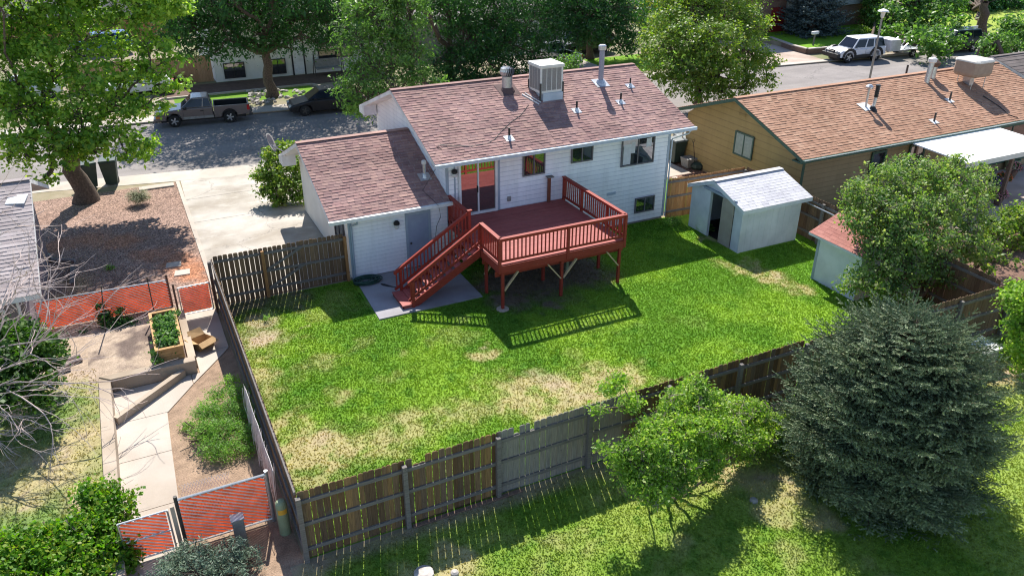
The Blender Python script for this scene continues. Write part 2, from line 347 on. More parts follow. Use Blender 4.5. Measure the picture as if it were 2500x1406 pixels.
M['l_juniper']=leafm('needles_juniper',[(.07,.12,.09),(.11,.17,.13),(.15,.21,.165)],(.5,.5,.4),.15)
M['l_dry']=leafm('twig_dry',[(.20,.14,.11),(.28,.21,.17),(.34,.27,.22)],(.3,.3,.3),.05)
M['l_herb']=leafm('leaf_herb',[(.06,.15,.04),(.10,.21,.06),(.15,.26,.10)],(.6,.7,.3),.3)
M['fl_red']=mat('petals_red',(.55,.04,.03),(.4,.02,.03),30,.6); M['fl_orange']=mat('petals_orange',(.65,.16,.03),(.5,.1,.02),30,.6)
M['fl_pink']=mat('petals_pink',(.70,.32,.36),(.6,.2,.25),30,.6); M['fl_purple']=mat('petals_purple',(.16,.08,.35),(.1,.05,.25),30,.6)
# ------------------------------------------------------------------ value noise in numpy
def vn(x,y,s,seed):
    x=np.asarray(x,float)*s+seed*17.3;y=np.asarray(y,float)*s+seed*9.1
    xi=np.floor(x).astype(np.int64);yi=np.floor(y).astype(np.int64);fx=x-xi;fy=y-yi
    fx=fx*fx*(3-2*fx);fy=fy*fy*(3-2*fy)
    def h(a,b):
        n=(a*374761393+b*668265263+seed*1274126177)&0xffffffff; n=((n^(n>>13))*1274126177)&0xffffffff; return ((n^(n>>16))&0xffff)/65535.
    return (h(xi,yi)*(1-fx)+h(xi+1,yi)*fx)*(1-fy)+(h(xi,yi+1)*(1-fx)+h(xi+1,yi+1)*fx)*fy
def fbm(x,y,s,seed,o=4):
    r=0;a=.5;t=0
    for k in range(o): r=r+a*vn(x,y,s*2**k,seed+k);t+=a;a*=.55
    return r/t
def lerp(a,b,t): return a+(b-a)*t[:,None]
def sst(a,b,x): t=np.clip((x-a)/(b-a),0,1);return t*t*(3-2*t)
def patch(name,x0,x1,y0,y1,z,res,fn,m,poly=None,parent=None):
    nx=max(2,int((x1-x0)/res)+1);ny=max(2,int((y1-y0)/res)+1)
    X,Y=np.meshgrid(np.linspace(x0,x1,nx),np.linspace(y0,y1,ny));X=X.ravel();Y=Y.ravel()
    V=np.c_[X,Y,np.full(len(X),z)]
    i=np.arange(nx-1)[None,:]+np.arange(ny-1)[:,None]*nx;i=i.ravel()
    return nmesh(V,np.c_[i,i+1,i+nx+1,i+nx],name,m,parent,col=fn(X,Y))
def spots(X,Y,L,seed):
    wx=X+(fbm(X,Y,1.5,seed)-.5)*1.3;wy=Y+(fbm(X,Y,1.5,seed+5)-.5)*1.3;out=np.zeros(len(X))
    for (c,r,s) in L:
        d=np.hypot(wx-c[0],wy-c[1]);out=np.maximum(out,s*(1-sst(r*.35,r*1.25,d)))
    return out
# ================================================================== THE SETTING
Nn=[(-90,51),(-3.7,41.3),(5,40.0),(45,36.6),(130,28)]       # street edge on this side
Ff=[(-90,57),(2,50.6),(8.8,49.95),(45.7,46.7),(130,39)]     # street edge across
def slab(name,poly,z0,z1,m,parent=None):
    return build(MB().prism([(x,y,z0) for x,y in poly],(0,0,z1-z0)),name,m,parent)
struct(build(MB().add([(-400,-200,-.2),(500,-200,-.2),(500,600,-.2),(-400,600,-.2)],[(0,1,2,3)]),'ground',mat('dry_ground',(.30,.26,.16),(.14,.17,.06),.25,.95,bs=4)))
yardm=mat('yard_soil',(.33,.27,.19),(.22,.19,.11),.9,.95,bs=25,bst=.5)
struct(slab('near_yard',[(-90,-60),(130,-60)]+Nn[::-1],-.22,0,yardm))
struct(slab('far_yard',Ff+[(130,260),(-90,260)],-.22,0,mat('far_soil',(.30,.23,.17),(.14,.17,.06),.3,.95,bs=9)))
struct(build(MB().add([(x,y-.5,-.10) for x,y in Nn]+[(x,y+.5,-.10) for x,y in Ff[::-1]],[(0,1,2,7,8,9),(2,3,4,5,6,7)]),'street',M['asphalt']))
def strip(name,a,b,z,m,t=.05): return struct(slab(name,a+b[::-1],z-t,z,m))
strip('near_sidewalk',[(-90,51.05),(-3.7,41.34),(5,40.03),(45,36.63),(130,28.04)],[(-90,50.0),(-3.8,40.1),(1.57,39.05),(4,38.65),(20,37.3),(45,35.2),(130,26.6)],.014,M['walk'])
strip('far_sidewalk',[(-90,56.96),(2,50.57),(8.8,49.92),(40,47.1)],[(-90,58.3),(2,51.9),(8.8,51.3),(40,48.4)],.012,M['walk'])
strip('far_gutter',[(40,47.1),(45.7,46.66),(52,46.1),(130,38.96)],[(40,47.9),(45.7,47.4),(52,46.8),(130,39.7)],.012,M['walk'])
# driveway of the white house, joints as grooves between slabs
mb=MB()
for (y0,y1) in ((25.46,29.2),(29.23,33.3),(33.33,36.2)):
    mb.prism([(1.66,y0,0),(9.7,y0,0),(9.7,y1,0),(1.66,y1,0)],(0,0,.022))
mb.prism([(1.66,36.23,0),(9.7,36.23,0),(9.7,38.15,0),(4.2,38.6,0),(1.72,38.98,0)],(0,0,.022))
struct(build(mb,'driveway',M['conc']))
struct(build(MB().box(1.5,26.4,0,1.66,38.9,.05),'driveway_edging',M['conc2']))
# patio slab
struct(build(MB().prism([(6.2,25.28,0),(6.08,22.1,0),(9.75,22.1,0),(9.75,25.28,0)],(0,0,.045)),'patio',M['conc3']))
# lawn colours
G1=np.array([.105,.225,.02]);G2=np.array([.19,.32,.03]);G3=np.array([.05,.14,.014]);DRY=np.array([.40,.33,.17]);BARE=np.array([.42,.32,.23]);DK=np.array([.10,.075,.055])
def q(px,py): return P(px,py)[:2]
DRYS=[(q(620,905),.9,.8),(q(618,960),.8,.6),(q(700,1030),.8,.7),(q(765,1085),1.15,1),(q(820,1120),.9,.9),(q(740,1165),.7,.6),(q(820,965),.5,.6),(q(800,880),.7,.45),(q(1000,1040),1.0,.6),(q(905,1090),1.0,.65),(q(1120,1010),.9,.5),
 (q(1300,945),1.0,.8),(q(1360,970),1.3,1),(q(1460,940),1.3,1),(q(1540,915),.7,.9),(q(1240,990),.9,.8),(q(1240,930),.6,.6),(q(1185,860),.45,.9),(q(1900,690),.85,1),(q(1830,655),.7,.8),(q(1960,700),.5,.7),(q(1760,640),.5,.5),(q(1720,580),.5,.6),(q(1480,900),.6,.7),(q(985,845),.3,.4)]
BARES=[(q(640,830),.9,1),(q(630,780),.6,.8),(q(1350,925),.55,.8),(q(1900,672),.45,.5),(q(1185,852),.25,.8),(q(775,1075),.5,.6),(q(1390,960),.4,.6),(q(750,800),.12,.8),(q(1705,590),.25,.7)]
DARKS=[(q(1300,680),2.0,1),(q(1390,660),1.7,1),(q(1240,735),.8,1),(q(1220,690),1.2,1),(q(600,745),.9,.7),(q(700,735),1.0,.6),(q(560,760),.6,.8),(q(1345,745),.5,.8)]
def c_back(X,Y):
    n=fbm(X,Y,.55,3);n2=fbm(X,Y,3.2,7,3);n3=fbm(X,Y,9,11,2)
    c=lerp(G1,G2,sst(.35,.7,n));c=c*(.88+.24*n3[:,None]);c=lerp(c,G3*1.3*np.ones_like(c),.6*sst(.55,.78,n2)*(1-sst(13,18,X)*.6))
    bright=sst(11,17,X)*sst(13,16,Y);c=c*(1+.10*bright[:,None])
    d=spots(X,Y,DRYS,4);west=1-sst(5,16,X);south=1-sst(14.5,20,Y)
    d=d*(.45+.9*sst(.3,.6,fbm(X,Y,2.6,22,4)));d=np.maximum(d,.5*sst(.60,.76,fbm(X,Y,.9,31))*np.clip(west*.6+south*.5,0,1))
    c=lerp(c,DRY*(.75+.5*n3[:,None]),np.clip(d,0,1)*.85)
    b=spots(X,Y,BARES,6)*(.6+.5*n2);c=lerp(c,BARE*(.8+.4*n3[:,None]),np.clip(b,0,1))
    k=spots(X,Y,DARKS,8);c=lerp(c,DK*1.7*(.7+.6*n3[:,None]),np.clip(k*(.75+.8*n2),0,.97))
    return c
FD=[(q(1100,1390),.7,.9),(q(1000,1400),.6,.8),(q(1640,1150),.7,1),(q(1760,1140),1.0,.9),(q(1880,1180),.9,.9),(q(1880,1240),.6,.7),(q(1700,1100),.6,.9),(q(690,1330),1.0,1),(q(720,1400),.9,.9),(q(2440,920),1.1,1),(q(2400,900),.8,.9),(q(1300,1180),.5,.5),(q(1500,1200),.5,.7),(q(1990,1250),.5,.8)]
FB=[(q(1655,1150),.35,1),(q(1590,1190),.5,.8),(q(650,1310),.9,.8),(q(2440,910),.5,.9),(q(1890,1165),.35,.8),(q(1400,1160),.3,.5)]
G4=np.array([.155,.26,.03]);G5=np.array([.25,.33,.065])
def c_front(X,Y):
    n=fbm(X,Y,.6,43);n2=fbm(X,Y,3.4,47,3);n3=fbm(X,Y,9,51,2)
    c=lerp(G4,G5,sst(.35,.7,n))*(.8+.4*n3[:,None]);c=lerp(c,G3*1.3*np.ones_like(c),.5*sst(.55,.75,n2))
    d=spots(X,Y,FD,14);d=np.maximum(d,.4*sst(.58,.76,fbm(X,Y,.8,61)));c=lerp(c,DRY*(.75+.5*n3[:,None]),np.clip(d*(.5+.8*n2),0,.9))
    b=np.maximum(spots(X,Y,FB,16),sst(12.3,12.75,Y)*.8);c=lerp(c,BARE*.8*(.8+.4*n3[:,None]),np.clip(b*(.6+.6*n2),0,1)); return c
TZ=.28
LD=[(P(200,1080,TZ)[:2],1.0,1),(P(140,1160,TZ)[:2],1.2,1),(P(60,1200,TZ)[:2],1.0,.9),(P(50,1130,TZ)[:2],.8,.7),(P(230,1200,TZ)[:2],.8,.8)]
def c_left(X,Y):
    n=fbm(X,Y,.9,73);n2=fbm(X,Y,3.4,77,3);n3=fbm(X,Y,10,81,2)
    c=lerp(np.array([.13,.21,.06]),np.array([.20,.28,.07]),n)*(.75+.5*n3[:,None]);d=np.maximum(spots(X,Y,LD,18),sst(.45,.62,n)*.6);c=lerp(c,DRY*1.05*(.75+.5*n3[:,None]),np.clip(d*(.5+.9*n2),0,.95))
    s=np.maximum(sst(21.6,22.4,Y+.4*(n-.5)),sst(.62,.75,n2)*.5);c=lerp(c,np.array([.40,.31,.23])*(.75+.5*n3[:,None]),s); return c
def c_bedtop(X,Y):
    n=fbm(X,Y,1.2,83);n3=fbm(X,Y,9,91,2);c=lerp(np.array([.17,.13,.11]),np.array([.42,.33,.25]),sst(.42,.6,n+.25*(1-sst(-2.4,-1.2,X))-.05));return c*(.7+.6*n3[:,None])
ORG=np.array([.42,.19,.10])
GS=[(q(470,665),.9,1),(q(440,640),.9,.9),(q(380,620),.8,.7),(q(300,590),1.0,.8),(q(220,585),1.0,.7),(q(500,700),.7,.8),(q(140,600),.8,.7)]
def c_gravel(X,Y):
    n3=fbm(X,Y,7,95,3);n=fbm(X,Y,.8,97);c=lerp(np.array([.25,.17,.135]),np.array([.33,.24,.195]),n)*(.7+.6*n3[:,None]);o=spots(X,Y,GS,21);c=lerp(c,ORG*(.8+.4*n3[:,None]),np.clip(o,0,1)*.85)
    c=lerp(c,np.array([.42,.30,.16])*(.8+.4*n3[:,None]),spots(X,Y,[(q(150,740),.9,1),(q(180,690),.7,.8)],23)*.8);return c
def c_bed(X,Y):
    n3=fbm(X,Y,8,99,3);return np.array([.33,.23,.16])*(.6+.8*n3[:,None])
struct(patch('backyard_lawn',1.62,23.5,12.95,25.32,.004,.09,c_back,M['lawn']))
struct(patch('foreground_lawn',1.2,34,0,12.86,.004,.09,c_front,M['lawn']))
struct(slab('terrace',[(-14,8),(-2.12,8),(-2.12,21.66),(.32,21.66),(.32,25.55),(-14,25.55)],0,TZ-.004,yardm))
struct(patch('side_lawn',-14,-2.13,8,25.5,TZ,.1,c_left,M['soil']))
struct(patch('bed_soil',-2.4,.31,21.67,25.5,TZ+.004,.1,c_bedtop,M['soil']))
struct(patch('gravel_yard',-9,1.5,25.7,38.95,.006,.1,c_gravel,M['gravel']))
struct(patch('planting_bed',-.9,1.5,12.9,22.6,.004,.12,c_bed,M['soil']))
struct(patch('mulch_left',-14,1.2,4,14.3,.003,.15,c_bed,M['soil']))
# garden path with saw-cut joints
mb=MB()
def pz(pts): mb.prism([(x,y,0) for x,y in pts],(0,0,.03))
pz([(-1.84,13.0),(-.66,13.0),(-.67,15.98),(-1.84,15.98)]);pz([(-1.84,16.0),(-.67,16.0),(-.63,18.0),(-1.84,18.0)]);pz([(-1.84,18.02),(-.63,18.02),(-.58,19.75),(-1.84,19.75)])
pz([(-1.84,19.77),(-.56,19.77),(.2,20.85),(.2,21.38),(-1.84,21.38)]);pz([(.22,20.88),(1.3,22.3),(1.42,22.5),(.45,22.5),(.45,21.38),(.22,21.38)]);pz([(.45,22.52),(1.42,22.52),(1.42,25.2),(.45,25.2)])
struct(build(mb,'garden_path',M['conc2']))
# neighbour's side on the right
def c_mulch(X,Y): return np.array([.20,.12,.09])*(.6+.8*fbm(X,Y,6,101,3)[:,None])
def c_green(X,Y): return np.array([.15,.30,.02])*(.7+.6*fbm(X,Y,6,103,3)[:,None])
struct(patch('right_mulch',19.9,25.2,25.5,36,.004,.2,c_mulch,M['gravel']))
struct(slab('side_path',[(21.6,29.4),(24.2,29.4),(24.2,40),(21.6,40)],0,.012,M['conc2']))
struct(slab('stepping_border',[(22.9,26.2),(23.2,26.2),(23.2,29.3),(22.9,29.3)],0,.02,M['conc2']))
struct(patch('side_grass',20,22.85,25.6,29.2,.008,.1,c_green,M['lawn']))
struct(patch('right_yard_soil',23.75,60,12.95,23.1,.004,.25,c_mulch,M['soil']))
struct(slab('covered_patio_floor',[(29.5,18.6),(44,18.6),(44,23.1),(29.5,23.1)],0,.03,M['pinkconc']))
# across the street
struct(patch('far_lawn_strip',3.0,11.8,53.0,55.7,.008,.2,lambda X,Y:c_green(X,Y)*.8,M['lawn']))
struct(slab('far_mulch',[(2.2,56.0),(17,56.0),(17,59.2),(2.2,59.2)],0,.006,mat('far_mulch_mat',(.14,.085,.06),(.09,.055,.04),3,.95,bs=9)))
mb=MB()
for pts in ([(2.3,55.75),(12,55.75)],[(12,55.75),(12.6,54.4)],[(2.3,55.75),(1.7,54.9)],[(1.7,54.9),(2.0,53.6)],[(2.0,53.6),(2.9,52.6)]):
    mb.bar((*pts[0],.06),(*pts[1],.06),.16,.12)
struct(build(mb,'lawn_edging',M['conc2']))
struct(patch('far_lawn_middle',28,43,49.5,55,.008,.25,c_green,M['lawn']))
struct(slab('far_driveway',[(43.5,47.5),(50.4,46.9),(51.6,54.5),(45,57)],0,.016,M['pinkconc']))
struct(slab('far_driveway_middle',[(26.5,48.2),(33.2,47.7),(33.2,60),(26.5,60)],0,.014,M['walk']))
struct(patch('far_lawn_right',51.2,78,49.2,58,.40,.25,c_green,M['lawn']))
struct(slab('far_lawn_bank',[(51.2,49.2),(78,49.2),(78,58),(51.2,58)],0,.395,yardm))
struct(patch('far_lawn_end',64,90,46,62,.41,.4,lambda X,Y:c_green(X,Y)*np.array([1.9,1.2,3]),M['lawn']))
# grass blades on the lawns nearby
def blades(name,rects,fn,dens,h,m,seed,skip=None):
    rg=np.random.default_rng(seed);VV=[];CC=[]
    for (x0,x1,y0,y1,z) in rects:
        n=int((x1-x0)*(y1-y0)*dens);X=rg.uniform(x0,x1,n);Y=rg.uniform(y0,y1,n)
        c=fn(X,Y);g=c[:,1]/(c[:,0]+1e-3);keep=rg.random(n)<np.clip((g-.62)*1.3+.12,0.05,1)
        if skip is not None: keep&=~skip(X,Y)
        X=X[keep];Y=Y[keep];c=c[keep];n=len(X)
        hh=h*rg.uniform(.5,1.3,n);th=rg.uniform(0,6.28,n);lx=rg.normal(0,.5,n)*hh;ly=rg.normal(0,.5,n)*hh;wd=rg.uniform(.012,.026,n)
        p=np.c_[X,Y,np.full(n,z)];a=np.c_[np.cos(th)*wd,np.sin(th)*wd,np.zeros(n)]
        VV.append(np.stack([p-a,p+a,p+np.c_[lx,ly,hh]],1).reshape(-1,3));CC.append(np.repeat(np.clip(c*rg.uniform(.85,1.3,n)[:,None],0,1),3,0))
    V=np.concatenate(VV);C=np.concatenate(CC);F=np.arange(len(V)).reshape(-1,3)
    o=nmesh(V,F,name,m,None,col=C);return o
def bladem():
    m,t,b=nodes('grass_blade');a=t.nodes.new('ShaderNodeAttribute');a.attribute_name='col';t.links.new(a.outputs['Color'],b.inputs['Base Color']);b.inputs['Roughness'].default_value=.6;b.inputs['Specular IOR Level'].default_value=.2
    tn=t.nodes.new('ShaderNodeBsdfTranslucent');t.links.new(mixc(t,1.,a.outputs['Color'],(1.3,1.25,.5),'MULTIPLY'),tn.inputs[0]);mx=t.nodes.new('ShaderNodeMixShader');mx.inputs[0].default_value=.35
    out=[n for n in t.nodes if n.bl_idname=='ShaderNodeOutputMaterial'][0];t.links.new(b.outputs[0],mx.inputs[1]);t.links.new(tn.outputs[0],mx.inputs[2]);t.links.new(mx.outputs[0],out.inputs[0]);return m
BM=bladem()
tag(blades('grass',[(1.65,19.9,13,25.25,.004),(19.9,23.4,13,21.0,.004)],c_back,900,.04,BM,1,skip=lambda X,Y:(X>6.05)&(X<9.8)&(Y>22.05)),None,'grass',kind='stuff')['label']='short backyard grass inside the wooden fence'
tag(blades('grass',[(1.4,26,6,12.8,.004)],c_front,900,.038,BM,2),'brighter foreground grass outside the back fence','grass',kind='stuff')
tag(blades('grass',[(-8,-2.2,13,22.5,TZ)],c_left,500,.04,BM,3),'patchy dry grass left of the concrete path','grass',kind='stuff')
# ================================================================== BUILDINGS
def laps(mb,p0,p1,z0,ztop,nrm,e=.18,off=.020,clip=None):
    """lapped boards on a vertical wall from p0 to p1; clip(z)->(t0,t1) trims them under a gable"""
    p0=np.array(p0,float);p1=np.array(p1,float);n3=np.array([nrm[0],nrm[1],0.]);z=z0
    while z<ztop-1e-4:
        zt=min(z+e,ztop)
        a0,a1=(0,1) if clip is None else clip(z); b0,b1=(0,1) if clip is None else clip(zt)
        if a1>a0 and b1>=b0:
            A=np.array([*(p0+(p1-p0)*a0),z]);Bq=np.array([*(p0+(p1-p0)*a1),z]);C=np.array([*(p0+(p1-p0)*b1),zt]);D=np.array([*(p0+(p1-p0)*b0),zt])
            o=n3*off;i=n3*.002
            mb.add([A+o,Bq+o,C+i,D+i,A+i*0,Bq+i*0],[(0,1,2,3),(0,4,5,1)])
        z+=e
def shingles(mb,x0,x1,ye,ze,yr,zr,seed,course=.15,w=(.20,.34),th=(.012,.024),over=0):
    rg=np.random.default_rng(seed);L=math.hypot(yr-ye,zr-ze);n=int(L/course);dy=(yr-ye)/n;dz=(zr-ze)/n
    nv=np.array([0,-(zr-ze)*np.sign(yr-ye),abs(yr-ye)]);nv/=np.linalg.norm(nv)
    for k in range(n):
        x=x0;ya=ye+dy*k;za=ze+dz*k;yb=ya+dy*1.02;zb=za+dz*1.02
        x+=0
        first=True
        while x<x1-1e-3:
            ww=rg.uniform(*w); ww=ww*rg.uniform(.3,1) if first else ww; first=False
            xe=min(x+ww,x1);t=rg.choice(th)+rg.uniform(0,.003);jo=rg.uniform(-.006,.006)*np.sign(dy)
            o=nv*t;g=.003
            mb.add([(x+g,ya+jo+o[1],za+o[2]),(xe-g,ya+jo+o[1],za+o[2]),(xe-g,yb,zb+.004),(x+g,yb,zb+.004),(x+g,ya+jo,za-.002),(xe-g,ya+jo,za-.002)],[(0,1,2,3),(4,5,1,0)])
            x=xe
def gable(parent,x0,x1,y0,z0,yr,zr,y1,z1,ms,mf,seed,name='roof',fname='fascia',thk=.15,**kw):
    mb=MB();shingles(mb,x0,x1,y0,z0,yr,zr,seed,**kw);shingles(mb,x0,x1,y1,z1,yr,zr,seed+1,**kw)
    mb.bar((x0,yr,zr+.012),(x1,yr,zr+.012),.26,.016)
    r=build(mb,name,ms,parent)
    s=.006
    build(MB().prism([(x0,y0,z0-s),(x0,yr,zr-s),(x0,y1,z1-s),(x0,y1,z1-thk),(x0,yr,zr-thk),(x0,y0,z0-thk)],(x1-x0,0,0)),fname,mf,r)
    return r
def window(parent,o,u,w_,h,n,fr=.05,m='wframe',g='glass',mull=1,bars=0,name='window',curtain=None,depth=.05,label=None):
    u=np.array(u,float);n=np.array(n,float);o=np.array(o,float)+n*.024;z=np.array([0,0,1.])
    mb=MB();d=n*depth
    def bx(a0,a1,b0,b1,d0,d1):
        p=[o+u*a+z*b for a,b in((a0,b0),(a1,b0),(a1,b1),(a0,b1))];mb.prism([k+n*d0 for k in p],n*(d1-d0))
    bx(-fr,w_+fr,-fr,0,0,depth);bx(-fr,w_+fr,h,h+fr,0,depth);bx(-fr,0,0,h,0,depth);bx(w_,w_+fr,0,h,0,depth)
    for k in range(mull): c=w_*(k+1)/(mull+1);bx(c-.025,c+.025,0,h,.012,depth-.008)
    for k in range(bars): c=h*(k+1)/(bars+1);bx(0,w_,c-.012,c+.012,.012,depth-.015)
    f=build(mb,name,M[m],parent)
    if label: f['label']=label
    k=mull+1
    for i in range(k):
        a=w_*i/k;b=w_*(i+1)/k;pm=MB();p=[o+u*t+z*v+n*.02 for t,v in((a,0),(b,0),(b,h),(a,h))];pm.prism(p,-n*.012);build(pm,'pane',M[g if not isinstance(g,(list,tuple)) else g[i]],f)
    if curtain: 
        for (a,b,c,e) in curtain:
            pm=MB();pm.prism([o+u*t+z*v+n*.024 for t,v in((a*w_,c*h),(b*w_,c*h),(b*w_,e*h),(a*w_,e*h))],-n*.003);build(pm,'curtain',M['curtain'],f)
    return f
def pipe(mb,c,h,r,n=10): mb.cyl(c,(c[0],c[1],c[2]+h),r,n=n)
# ---- the white house
HX0,HX1,HY=9.82,19.54,25.31;GX0=6.13
H=thing('white_house','white clapboard split-level house with brown shingle roof and attached single garage','house',(13,25.3,0))
mb=MB();laps(mb,(HX0,HY),(HX1,HY),.10,3.86,(0,-1))
yr,zr,ye,ze,yf=29.35,5.58,24.81,3.98,33.85
sl_=(zr-ze)/(yr-ye)
def gclip(ya,yb,yr,zr,s,thk=.15):
    def f(z):
        if z<=zr-thk-max(yr-ya,yb-yr)*s: return (0,1)
        hw=max(0,(zr-thk-z)/s);return (max(0,(yr-hw-ya)/(yb-ya)),min(1,(yr+hw-ya)/(yb-ya)))
    return f
laps(mb,(HX0,33.3),(HX0,HY),.10,zr-.16,(-1,0),clip=lambda z:(lambda t:(1-t[1],1-t[0]))(gclip(HY,33.3,yr,zr,sl_)(z)))
mb.box(HX0,HY,.10,HX1,33.3,3.86)
mb.prism([(HX1-.01,HY+.05,3.86),(HX1-.01,33.25,3.86),(HX1-.01,yr,zr-.17)],(-9.7,0,0))
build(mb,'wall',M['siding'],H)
build(MB().box(HX0+.03,HY+.04,-.1,HX1-.03,33.26,.10),'foundation',M['found'],H)
for a in ((HX0-.02,HY-.03,.1,HX0+.09,HY,3.86),(HX1-.09,HY-.03,.1,HX1+.02,HY+.01,3.86)): build(MB().box(*a),'corner_trim',M['trim_grey'],H)
roof=gable(H,9.24,20.32,ye,ze,yr,zr,yf,ze,M['roof'],M['trim'],5)
mb=MB();mb.box(9.22,ye-.13,ze-.13,20.36,ye-.003,ze-.01);build(mb,'gutter',M['gutter'],roof)
mb=MB();mb.tube([(20.1,ye-.06,ze-.13),(20.15,ye+.1,ze-.3),(19.62,HY-.06,ze-.55),(19.6,HY-.06,.1)],.035,6);build(mb,'downspout',M['gutter'],H)
mb=MB();mb.box(9.26,HY-.5,ze-.17,20.3,HY,ze-.155);build(mb,'soffit',M['trim'],H)
# garage wing
gyr,gzr,gye,gze,gyf=29.11,4.08,24.91,2.52,33.01;gs=(gzr-gze)/(gyr-gye)
mb=MB();laps(mb,(GX0,HY),(HX0,HY),.06,2.42,(0,-1),e=.145)
mb.box(GX0,HY,.06,HX0-.01,32.6,2.42);mb.prism([(GX0,HY,2.42),(GX0,32.6,2.42),(GX0,32.6,2.42+.001),(GX0,gyr,gzr-.17),(GX0,HY,2.42+.001)],(3.6,0,0))
build(mb,'garage_wall',M['siding_cream'],H)
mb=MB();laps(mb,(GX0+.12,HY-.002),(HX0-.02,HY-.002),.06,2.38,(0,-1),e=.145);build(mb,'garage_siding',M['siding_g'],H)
groof=gable(H,5.42,HX0-.02,gye,gze,gyr,gzr,gyf,gze,M['roof'],M['trim'],9,name='garage_roof')
mb=MB();mb.box(5.38,gye-.13,gze-.12,9.92,gye-.003,gze-.005);build(mb,'gutter',M['trim'],groof)
mb=MB();mb.box(GX0-.02,HY-.04,.02,GX0+.12,HY-.018,2.38);build(mb,'corner_trim',M['trim_grey'],H)
mb=MB();mb.tube([(6.35,gye-.06,gze-.12),(6.35,gye-.02,gze-.24),(6.22,HY-.08,gze-.42),(6.2,HY-.08,.1),(6.15,HY-.25,.05)],.04,6);build(mb,'downspout',M['trim_grey'],H)
for s in (0,1):                                                      # boxed eave ends at the front of both gables
    x,y,z=((9.24,33.85,3.98),(5.42,33.01,2.52))[s]
    build(MB().prism([(x-.03,y-.75,z-.30),(x-.03,y,z-.30),(x-.03,y,z-.02),(x-.03,y-.75,z+.18)],(.55,0,0)),'eave_return',M['trim'],H)
# openings
window(H,(12.91,HY-.01,2.90),(1,0,0),.84,.86,(0,-1,0))
window(H,(14.98,HY-.01,3.12),(1,0,0),.86,.62,(0,-1,0))
window(H,(17.26,HY-.01,2.63),(1,0,0),1.46,1.14,(0,-1,0),curtain=[(.03,.27,.02,.74),(.27,.40,.40,.80),(.76,.93,.55,.86)])
window(H,(18.09,HY-.01,.52),(1,0,0),.86,.56,(0,-1,0))
window(H,(GX0-.012,27.0,1.15),(0,-1,0),1.1,.75,(-1,0,0),fr=.04)
sd=window(H,(10.36,HY-.01,1.80),(1,0,0),1.36,1.86,(0,-1,0),fr=.09,m='trim',g='glass2',name='sliding_door',depth=.07)
build(MB().box(11.0,HY-.10,2.55,11.03,HY-.06,2.80),'handle',M['black'],sd)
for a in ((11.84,HY-.05,1.72,11.93,HY-.018,3.86),(10.12,HY-.03,1.72,10.17,HY-.018,3.86)): build(MB().box(*a),'door_trim',M['trim_grey'],H)
mb=MB()
for a in ((8.19,.08,8.28,2.10),(9.06,.08,9.15,2.10),(8.19,2.10,9.15,2.19)): mb.box(a[0],HY-.055,a[1],a[2],HY-.018,a[3])
dr=build(mb,'door_frame',M['trim_grey'],H)
dd=build(MB().box(8.28,HY-.035,.08,9.06,HY-.02,2.10),'service_door',M['door_grey'],H)
build(MB().lathe((8.36,HY-.06,1.02),[(.03,-.03),(.04,0),(.03,.03)],8),'door_knob',M['dmetal'],dd)
for (x,z) in ((7.84,1.86),(10.10,3.42)):
    l=build(MB().lathe((x,HY-.13,z),[(.05,.16),(.11,.10),(.11,.02),(.06,0)],12),'wall_light',M['black'],H)
    build(MB().lathe((x,HY-.13,z-.14),[(.05,0),(.085,.04),(.085,.14)],12,),'lamp_glass',M['lampclear'],l)
    build(MB().box(x-.03,HY-.1,z+.03,x+.03,HY-.01,z+.09),'bracket',M['black'],l)
build(MB().box(12.24,HY-.06,1.98,12.38,HY-.018,2.16),'outlet_box',M['tubgrey'],H)
mb=MB();mb.box(16.66,HY-.03,1.46,17.08,HY-.018,1.58)
for k in range(5): mb.box(16.68,HY-.045,1.475+k*.021,17.06,HY-.03,1.483+k*.021)
build(mb,'crawl_vent',M['gutter'],H)
# roof fittings
def rz(y): return ze+(y-ye)*sl_
def flash(x,y,z,s,slope,w_=.22):
    a=math.atan(slope);mb=MB();mb.add([(x-w_,y-w_*math.cos(a),z-w_*math.sin(a)+.03),(x+w_,y-w_*math.cos(a),z-w_*math.sin(a)+.03),(x+w_,y+w_*math.cos(a),z+w_*math.sin(a)+.03),(x-w_,y+w_*math.cos(a),z+w_*math.sin(a)+.03)],[(0,1,2,3)]);return mb
for (x,y,h,r) in ((19.15,27.81,.36,.035),(18.08,26.84,.40,.04),(15.93,26.67,.40,.04),(12.47,25.60,.42,.04)):
    v=build(MB().cyl((x,y,rz(y)-.05),(x,y,rz(y)+h),r,n=10),'vent_pipe',M['black'],roof)
    build(flash(x,y,rz(y),0,sl_,.17).lathe((x,y,rz(y)-.02),[(.10,.0),(.07,.10),(.05,.16)],10),'flashing',M['metal'],v)
x,y=17.97,28.24;z=rz(y)
v=build(MB().cyl((x,y,z-.1),(x,y,z+1.35),.11,n=14),'flue',mat('flue_paint',(.30,.31,.40),(.25,.26,.34),4,.4,.4),roof)
build(MB().lathe((x,y,z+1.35),[(.10,0),(.16,.02),(.16,.17),(.12,.21)],14),'flue_cap',M['metal'],v)
build(flash(x,y,z,0,sl_,.30).lathe((x,y,z-.05),[(.24,0),(.20,.10),(.14,.22)],14),'flashing',M['metal'],v)
x,y=13.8,28.52;z=rz(y)
v=build(MB().cyl((x,y,z-.1),(x,y,z+.55),.21,n=18),'turbine_vent',M['metal'],roof)
mb=MB()
